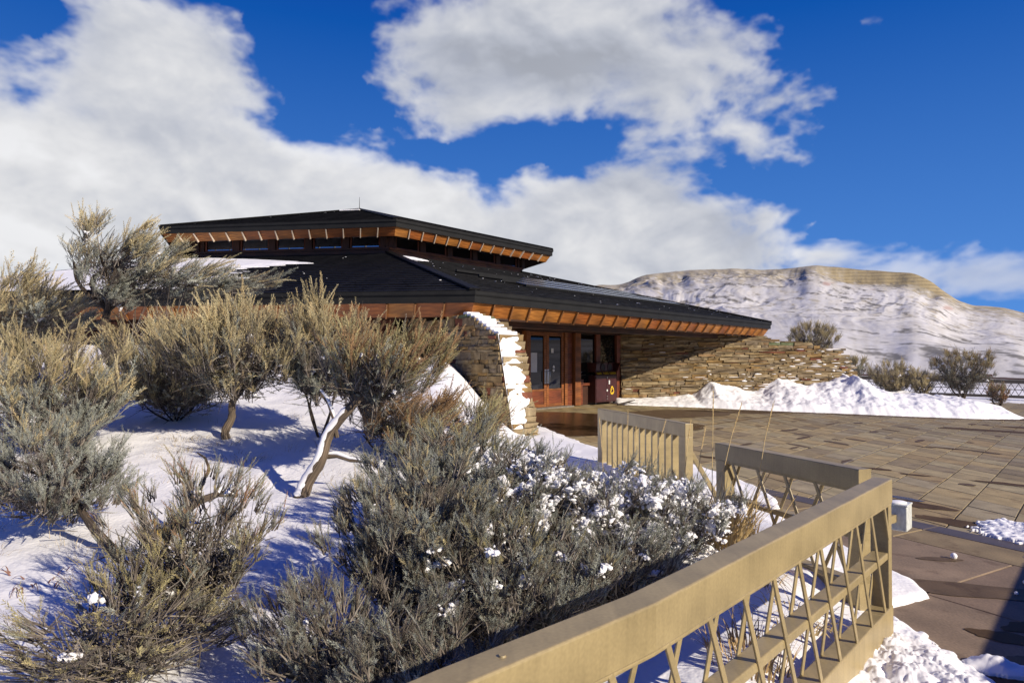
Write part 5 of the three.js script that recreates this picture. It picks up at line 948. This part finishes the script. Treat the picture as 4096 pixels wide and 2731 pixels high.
bush('broad sagebrush with pale straw-coloured plumes low at the left edge', { x: -4.95, z: 7.5, shrink: 0.84, h: 1.4, w: 0.8, d: 0.7, lo: 0.0, n: 130, per: 10, spr: 4, len: 0.15, lowTones: TG, highTones: TB, snow: 0.12, split: 0.3, up: 1.2, wind: [0.1, 0] });
bush('grey-green sagebrush at the left with a dark crooked stem showing under it', { x: -3.15, z: 5.15, h: 0.98, w: 0.52, d: 0.5, lo: 0.12, n: 110, per: 10, spr: 4, len: 0.085, trunk: 0.035, path: [[0.42, 0, -0.2], [0.2, 0.16, -0.12], [0, 0.32, 0], [-0.1, 0.45, 0.05]], lean: [-0.35, 0.1], lowTones: TG, highTones: [...TG, ...TB], snow: 0.10, snowSize: 0.016, split: 0.65, stems: 6, spike: 0.3 });
bush('dense sagebrush left of the lone trunk, straw plumes above and dark twigs below', { x: -4.25, z: 8.95, shrink: 0.74, h: 1.66, w: 0.8, d: 0.7, lo: 0.0, n: 130, per: 9, spr: 4, len: 0.17, keep: 0.7, clutter: 12, lowTones: [...TG, ...TB], highTones: TB, snow: 0.25, split: 0.4, up: 1.2 });
bush('sagebrush tree with a bare upright trunk in the middle of the snowy slope', { tree: true, x: -3.23, z: 8.02, shrink: 0.78, h: 1.82, w: 0.82, d: 0.75, lo: 0.3, n: 150, per: 10, spr: 4, len: 0.15, trunk: 0.052, bark: M.bark, path: [[0, 0, 0], [-0.02, 0.12, 0], [0.04, 0.28, 0.03], [0.06, 0.46, 0], [0.15, 0.60, 0.03], [0.16, 0.74, 0.02]], lean: [0.22, 0], lowTones: [...TG, ...TB], highTones: TB, snow: 0.25, split: 0.45, stems: 6, up: 1.3 });
bush('tall sagebrush with upright straw plumes standing before the roof corner', { x: -2.2, z: 8.1, shrink: 0.80, h: 1.88, w: 0.4, d: 0.5, lo: 0.2, n: 95, per: 10, spr: 4, len: 0.15, lowTones: TG, highTones: TB, snow: 0.3, split: 0.4, up: 1.4 });
bush('sagebrush tree with leaning snow-covered trunk and brown plumes at its right', { tree: true, x: -1.83, z: 6.15, shrink: 0.76, h: 1.9, w: 0.48, d: 0.5, lo: 0.5, n: 120, per: 10, spr: 4, len: 0.13, trunk: 0.06, bark: M.bark, path: [[0, 0, 0], [0.05, 0.16, 0.02], [0.17, 0.36, 0], [0.22, 0.56, 0.06], [0.40, 0.80, 0.06], [0.54, 0.95, 0.1]], trunkSnow: [0, 22], lean: [0.62, 0.2], lowTones: TG, highTones: [...TO, ...TR], snow: 0.35, split: 0.45, stems: 6, up: 1.2, wind: [0.25, 0] });
{ const f = W3(-1.83, groundY(-1.83, 6.15), 6.15), t = thing('dead_branch', 'short bare snow-topped stem rising left of the leaning trunk', 'branch', f); const P = (x, y) => f.clone().add(V(x, y, -0.05)); part('wood', tube([P(0.30, 0.50), P(0.27, 0.66), P(0.22, 0.80), P(0.14, 0.90)], [0.02, 0.016, 0.013, 0.01], 7), M.bark, t); part('stem_snow', tube([P(0.285, 0.62), P(0.255, 0.74), P(0.21, 0.85), P(0.15, 0.92)], [0.006, 0.016, 0.017, 0.01], 7), M.snowClump, t);
  part('side_branch', tube([P(0.17, 0.33), P(0.30, 0.34), P(0.42, 0.30), P(0.52, 0.29)], [0.022, 0.018, 0.014, 0.008], 7), M.bark, t); part('branch_snow', tube([P(0.18, 0.36), P(0.30, 0.365), P(0.41, 0.325), P(0.5, 0.31)], [0.008, 0.018, 0.015, 0.006], 7), M.snowClump, t); }
bush('reddish brown sagebrush on the slope below the wing wall', { x: -1.3, z: 7.6, h: 0.66, w: 0.55, d: 0.5, lo: 0.15, n: 80, per: 9, spr: 4, len: 0.13, lowTones: [...TR, ...TG], highTones: TR, snow: 0.2, split: 0.3, up: 1.1, wind: [0.45, 0] });
bush('brown twiggy sagebrush right of the reddish one, twigs swept towards the wing wall', { x: -0.8, z: 7.0, h: 0.5, w: 0.46, d: 0.4, lo: 0.2, n: 42, per: 7, spr: 3, len: 0.14, lowTones: TR, highTones: [...TR, ...TO], snow: 0.2, split: 0.3, up: 0.9, wind: [0.6, 0], bare: 0.35 });
bush('small brown bush close by the foot of the wing wall', { x: -0.45, z: 8.6, h: 0.36, w: 0.36, d: 0.4, lo: 0.15, n: 36, per: 7, spr: 3, len: 0.14, lowTones: TR, highTones: TO, snow: 0.15, split: 0.3, up: 1.2, wind: [0.4, 0], bare: 0.3 });
// foreground
bush('large dark grey-green sagebrush in the middle of the foreground', { x: -0.52, z: 4.1, h: 1.12, w: 0.47, d: 0.55, lo: 0.0, n: 260, per: 11, spr: 4, len: 0.066, trunk: 0.018, lowTones: [...TG, ...TD], highTones: [...TG, ...TG, ...TB], snow: 0.10, snowSize: 0.018, split: 0.55, stems: 8, spike: 0.35, up: 1.0 });
bush('sagebrush behind the large foreground one, brown tips among grey leaves', { x: -0.45, z: 5.3, h: 0.98, w: 0.52, d: 0.5, lo: 0.03, n: 150, per: 10, spr: 4, len: 0.085, lowTones: TG, highTones: [...TG, ...TO], snow: 0.25, snowSize: 0.024, split: 0.5, spike: 0.4 });
bush('snow-laden sagebrush left of the slatted railing', { x: 0.12, z: 5.0, h: 0.98, w: 0.45, d: 0.45, lo: 0.02, n: 150, per: 10, spr: 3, len: 0.07, lowTones: [...TG, ...TD], highTones: TG, snow: 0.9, snowN: 22, snowSize: 0.024, split: 0.6, spike: 0.2 });
bush('snow-laden sagebrush in front of the slatted railing, thickest with snow', { x: 0.72, z: 5.35, h: 0.9, w: 0.5, d: 0.45, lo: 0.0, n: 160, per: 10, spr: 3, len: 0.07, lowTones: [...TG, ...TD], highTones: TG, snow: 1.0, snowN: 26, snowSize: 0.026, split: 0.6, spike: 0.2 });
bush('snow-laden sagebrush nearest the middle railing, rounded and low', { x: 1.28, z: 5.55, h: 0.8, w: 0.42, d: 0.42, lo: 0.0, n: 140, per: 10, spr: 3, len: 0.068, lowTones: [...TG, ...TD], highTones: TG, snow: 1.0, snowN: 26, snowSize: 0.024, split: 0.6, spike: 0.2 });
bush('green-grey sagebrush in the foreground against the beam of the nearest railing', { x: -0.02, z: 3.8, h: 0.84, w: 0.5, d: 0.45, lo: 0.0, n: 180, per: 10, spr: 4, len: 0.066, lowTones: [...TG, ...TD], highTones: [...TG, ...TO], snow: 0.22, snowSize: 0.021, split: 0.6, spike: 0.3 });
bush('shaded sagebrush at the bottom, left of where the nearest railing leaves the picture', { x: -0.78, z: 3.3, h: 0.6, w: 0.5, d: 0.36, lo: 0.0, n: 130, per: 9, spr: 4, len: 0.066, lowTones: [...TD, ...TG], highTones: [...TG, ...TD], snow: 0.1, snowSize: 0.020, split: 0.7, spike: 0.2, bare: 0.3, trunk: 0.018 });
bush('open brown-tipped sagebrush left of the foreground centre, dark stems showing through it', { x: -1.78, z: 4.0, h: 1.06, w: 0.42, d: 0.4, lo: 0.02, n: 125, per: 8, spr: 3, len: 0.072, trunk: 0.016, lowTones: [...TD, ...TG, ...TO], highTones: [...TO, ...TG, ...TU], snow: 0.12, snowSize: 0.022, split: 0.4, stems: 7, bare: 0.3, up: 1.1 });
bush('low spreading twigs of sagebrush at the bottom left corner', { x: -1.85, z: 3.35, h: 0.44, w: 0.58, d: 0.4, lo: 0.05, n: 72, per: 7, spr: 3, len: 0.085, lowTones: [...TD, ...TO], highTones: [...TO, ...TG], snow: 0.15, snowSize: 0.020, split: 0.6, bare: 0.6, up: 0.5, spread: 0.9, trunk: 0.012 });
bush('straggling olive sagebrush beside the low twigs, ochre plumes upright', { x: -1.95, z: 3.7, h: 0.7, w: 0.2, d: 0.2, lo: 0.2, n: 22, per: 7, spr: 3, len: 0.075, lowTones: TO, highTones: TO, snow: 0.1, split: 0.2, bare: 0.2, up: 1.6 });
{ // arched dead branch with a snow cap in front of the slope
  const f = W3(-2.35, groundY(-2.35, 5.2), 5.2), P = (x, y, z = 0) => f.clone().add(V(x, y, z));
  const t = thing('dead_branch', 'arched bare branch with snow on its back, left of the open foreground sagebrush', 'branch', f);
  part('wood', tube([P(-0.18, -0.02), P(-0.10, 0.16), P(0.04, 0.28), P(0.2, 0.34), P(0.34, 0.33)], [0.035, 0.034, 0.03, 0.024, 0.016], 9), M.bark, t);
  part('branch_snow', tube([P(-0.14, 0.10), P(-0.09, 0.19), P(0.0, 0.28), P(0.08, 0.325)], [0.008, 0.024, 0.022, 0.006], 8), M.snowClump, t);
  part('twig', tube([P(0.05, 0.3), P(0.08, 0.42), P(0.13, 0.52), P(0.10, 0.6), P(0.04, 0.64)], [0.014, 0.012, 0.011, 0.009, 0.005], 6), M.barkDark, t);
}
bush('low dark sagebrush close against the nearest railing, below the snow-laden bushes', { x: 0.62, z: 4.35, h: 0.6, w: 0.5, d: 0.4, lo: 0.0, n: 130, per: 10, spr: 3, len: 0.066, lowTones: [...TD, ...TG], highTones: TG, snow: 0.3, snowN: 9, snowSize: 0.024, split: 0.6, spike: 0.2 });
bush('shaded twiggy sagebrush beside the beam of the nearest railing, lowest in the picture', { x: -0.28, z: 3.0, h: 0.5, w: 0.42, d: 0.3, lo: 0.0, n: 90, per: 9, spr: 3, len: 0.066, lowTones: [...TD, ...TG], highTones: [...TG, ...TD], snow: 0.1, split: 0.7, spike: 0.2, bare: 0.3 });
// beyond the plaza
const far = (label, x, z, yFoot, h, w, low, high, extra = {}) => bush(label, { x, z, y: yFoot, h, w, d: w * 0.8, lo: 0.04, keep: 1, n: 80, per: 11, spr: 4, len: 0.13, lowTones: low, highTones: high, snow: 0.15, snowSize: 0.048, split: 0.35, up: 1.3, trunk: 0.04, ...extra });
far('round sagebrush standing behind the far end of the right stone wall', 13.3, 31.2, -0.25, 2.15, 1.0, TO, TB, { n: 150, snow: 0 });
far('low reddish bush at the roof corner behind the right stone wall', 11.9, 30.6, -0.1, 0.78, 0.75, TU, [...TU, ...TO], { snow: 0, n: 34 });
far('small sagebrush at the sloping end of the right stone wall', 14.3, 29.6, -1.1, 1.3, 0.5, TG, [...TB, ...TO], { n: 44 });
far('wide pale sagebrush before the lattice fence, right of the wall end', 15.9, 29.4, -1.62, 1.72, 0.85, TB, TB, { n: 120 });
far('pale sagebrush leaning on the wide one, closer to the tallest bush', 17.0, 29.2, -1.62, 1.3, 0.62, TB, TB, { n: 50 });
far('tallest sagebrush beyond the plaza, dark and reddish, before the lattice fence', 18.55, 29.0, -1.7, 2.5, 1.1, [...TD, ...TG], [...TR, ...TO, ...TB], { n: 170, snow: 0.3 });
far('orange-brown bush at the right foot of the tallest sagebrush beyond the plaza', 19.0, 27.6, -1.9, 1.05, 0.36, TU, [...TU, ...TO], { n: 34 });
// dry grass
function tuft(label, x, z, o) {
  const r = rngOf(5000 + Math.floor(x * 91 + z * 37)), y = o.y ?? groundY(x, z), f = W3(x, y, z), t = thing('dry_grass', label, 'grass', f, o.group), list = [];
  for (let i = 0; i < o.n; i++) {
    const a = r() * 6.283, sp = o.spread * Math.sqrt(r()), b = f.clone().add(V(Math.cos(a) * sp, -0.03, Math.sin(a) * sp)), L = o.h * (0.5 + 0.6 * r()), d = V(Math.cos(a) * o.open + (o.wind || 0) + (r() - 0.5) * 0.5, 0, Math.sin(a) * o.open + (r() - 0.5) * 0.5), w = o.w ?? 0.0055, n = 5, side = V(Math.sin(a + r()), 0, -Math.cos(a + r())).multiplyScalar(w), droop = o.droop * (0.5 + r());
    const rows = []; for (let k = 0; k <= n; k++) { const u = k / n, p = b.clone().addScaledVector(d, L * (u * 0.4 + u * u * 0.35)).add(V(0, L * (u - droop * u * u), 0)), q = side.clone().multiplyScalar(1 - u * 0.85); rows.push([p.clone().sub(q), p.clone().add(q)]); }
    list.push(quadStrip(rows));
  }
  const g = part('grass_blades', merged(list), o.mat || M.straw, t); g.userData.kind = 'stuff';
  return t;
}
const straw2 = mat([0.50, 0.34, 0.15], 0.85), straw3 = mat([0.52, 0.44, 0.30], 0.9), redGrass = mat([0.26, 0.13, 0.09], 0.9);
tuft('dense clump of dry straw grass at the left post of the middle railing', 1.80, 5.98, { n: 300, h: 0.78, spread: 0.17, open: 0.5, droop: 0.4, w: 0.0075 });
tuft('dry grass bent over the snow behind the middle railing', 2.05, 6.0, { n: 110, h: 0.42, spread: 0.28, open: 0.9, droop: 0.8, mat: straw2 });
tuft('dry grass between the middle railing and the nearest railing', 1.75, 5.25, { n: 120, h: 0.34, spread: 0.25, open: 0.9, droop: 0.8, mat: straw2 });
tuft('tuft of dry grass under the lattice of the nearest railing', 1.25, 3.75, { n: 150, h: 0.36, spread: 0.22, open: 0.4, droop: 0.4, mat: straw2 });
tuft('dry grass on the snow seen through the nearest railing', 1.75, 4.45, { n: 90, h: 0.3, spread: 0.25, open: 1.0, droop: 0.8 });
tuft('short brown grass at the right post of the slatted railing', 1.82, 7.9, { n: 90, h: 0.34, spread: 0.16, open: 0.5, droop: 0.4, mat: straw2 });
tuft('yellow stubble at the foot of the grey-green sagebrush on the left', -2.55, 5.15, { n: 70, h: 0.24, spread: 0.06, open: 0.35, droop: 0.15, mat: mat([0.38, 0.27, 0.07], 0.85), w: 0.005 });
for (const [x, z, w] of [[-3.55, 7.7, 'below the dense left sagebrush'], [-3.75, 8.1, 'under the darkest twigs left of the lone trunk'], [-2.75, 7.3, 'right of the lone upright trunk']]) tuft('pale tan grass lying over the snow ' + w, x, z, { n: 150, h: 0.22, spread: 0.3, open: 0.9, droop: 0.9, wind: 0.3, mat: straw3, w: 0.003 });
tuft('curled reddish grass on the snow at the left', -3.1, 4.55, { n: 34, h: 0.26, spread: 0.26, open: 1.0, droop: 1.0, mat: redGrass });
{ const r = rngOf(909); for (let i = 0; i < 62; i++) { const x = -4.6 + 4.4 * r(), z = 3.8 + 5.4 * r(); tuft('sparse pale grass poking through the snow of the slope', x, z, { n: 26, h: 0.14 + 0.1 * r(), spread: 0.14, open: 0.7, droop: 0.6, wind: 0.35, mat: straw3, w: 0.0022, group: 'pale grass tufts on the slope' }); } }
// tall single stalks with seed heads by the middle railing
{ const stalk = (x, z, h, lx, lz, label) => { const y = groundY(x, z), f = W3(x, y, z), t = thing('grass_stalk', label, 'grass', f, 'tall dry stalks by the middle railing'), c = (u) => f.clone().add(V(lx * u * u, h * u, -lz * u * u)); part('stem', tube([0, 0.25, 0.5, 0.75, 1].map(c), [0.0045, 0.004, 0.0035, 0.003, 0.0018], 6), M.straw, t);
    const dir = c(1).sub(c(0.8)).normalize(), g = SPRIG.spike[Math.floor(Math.abs(x * 31)) % 3].clone(); g.applyMatrix4(new THREE.Matrix4().compose(c(0.76), quatUp(dir), V(0.14, h * 0.26, 0.14))); const uv = new Float32Array(g.attributes.position.count * 2); g.setAttribute('uv', new THREE.BufferAttribute(uv, 2)); part('seed_head', g, M.straw, t); };
  stalk(1.78, 6.3, 1.3, 0.02, 0, 'tallest dry stalk, bolt upright at the left end of the middle railing'); stalk(1.80, 6.2, 1.18, 0.22, 0, 'tall dry stalk leaning right across the left end of the middle railing'); stalk(2.02, 5.9, 1.22, 0.16, 0, 'tall dry stalk in front of the middle railing, its tip above the pavers'); stalk(1.70, 6.6, 0.95, 0.14, 0.1, 'dry stalk left of the middle railing, second in height there'); stalk(1.62, 6.7, 1.0, 0.10, 0.1, 'dry stalk beside the brace of the slatted railing'); stalk(1.95, 5.9, 0.72, 0.25, 0, 'shorter dry stalk in front of the dark beam'); stalk(1.75, 6.4, 0.8, 0.3, 0, 'dry stalk leaning low to the right over the lattice');
  stalk(2.05, 5.6, 0.55, 0.22, 0, 'lowest dry stalk before the lattice of the middle railing'); stalk(1.05, 8.1, 0.85, -0.05, 0, 'dry stalk before the left end of the slatted railing'); stalk(1.28, 7.9, 0.95, 0.02, 0, 'dry stalk with a plump seed head before the slats'); stalk(1.5, 7.6, 0.9, 0.16, 0, 'dry stalk leaning right before the right post of the slatted railing'); stalk(1.35, 7.7, 0.8, 0.0, 0, 'dry stalk with a yellow seed head in the middle of the slats'); }

renderer.render(scene, camera);
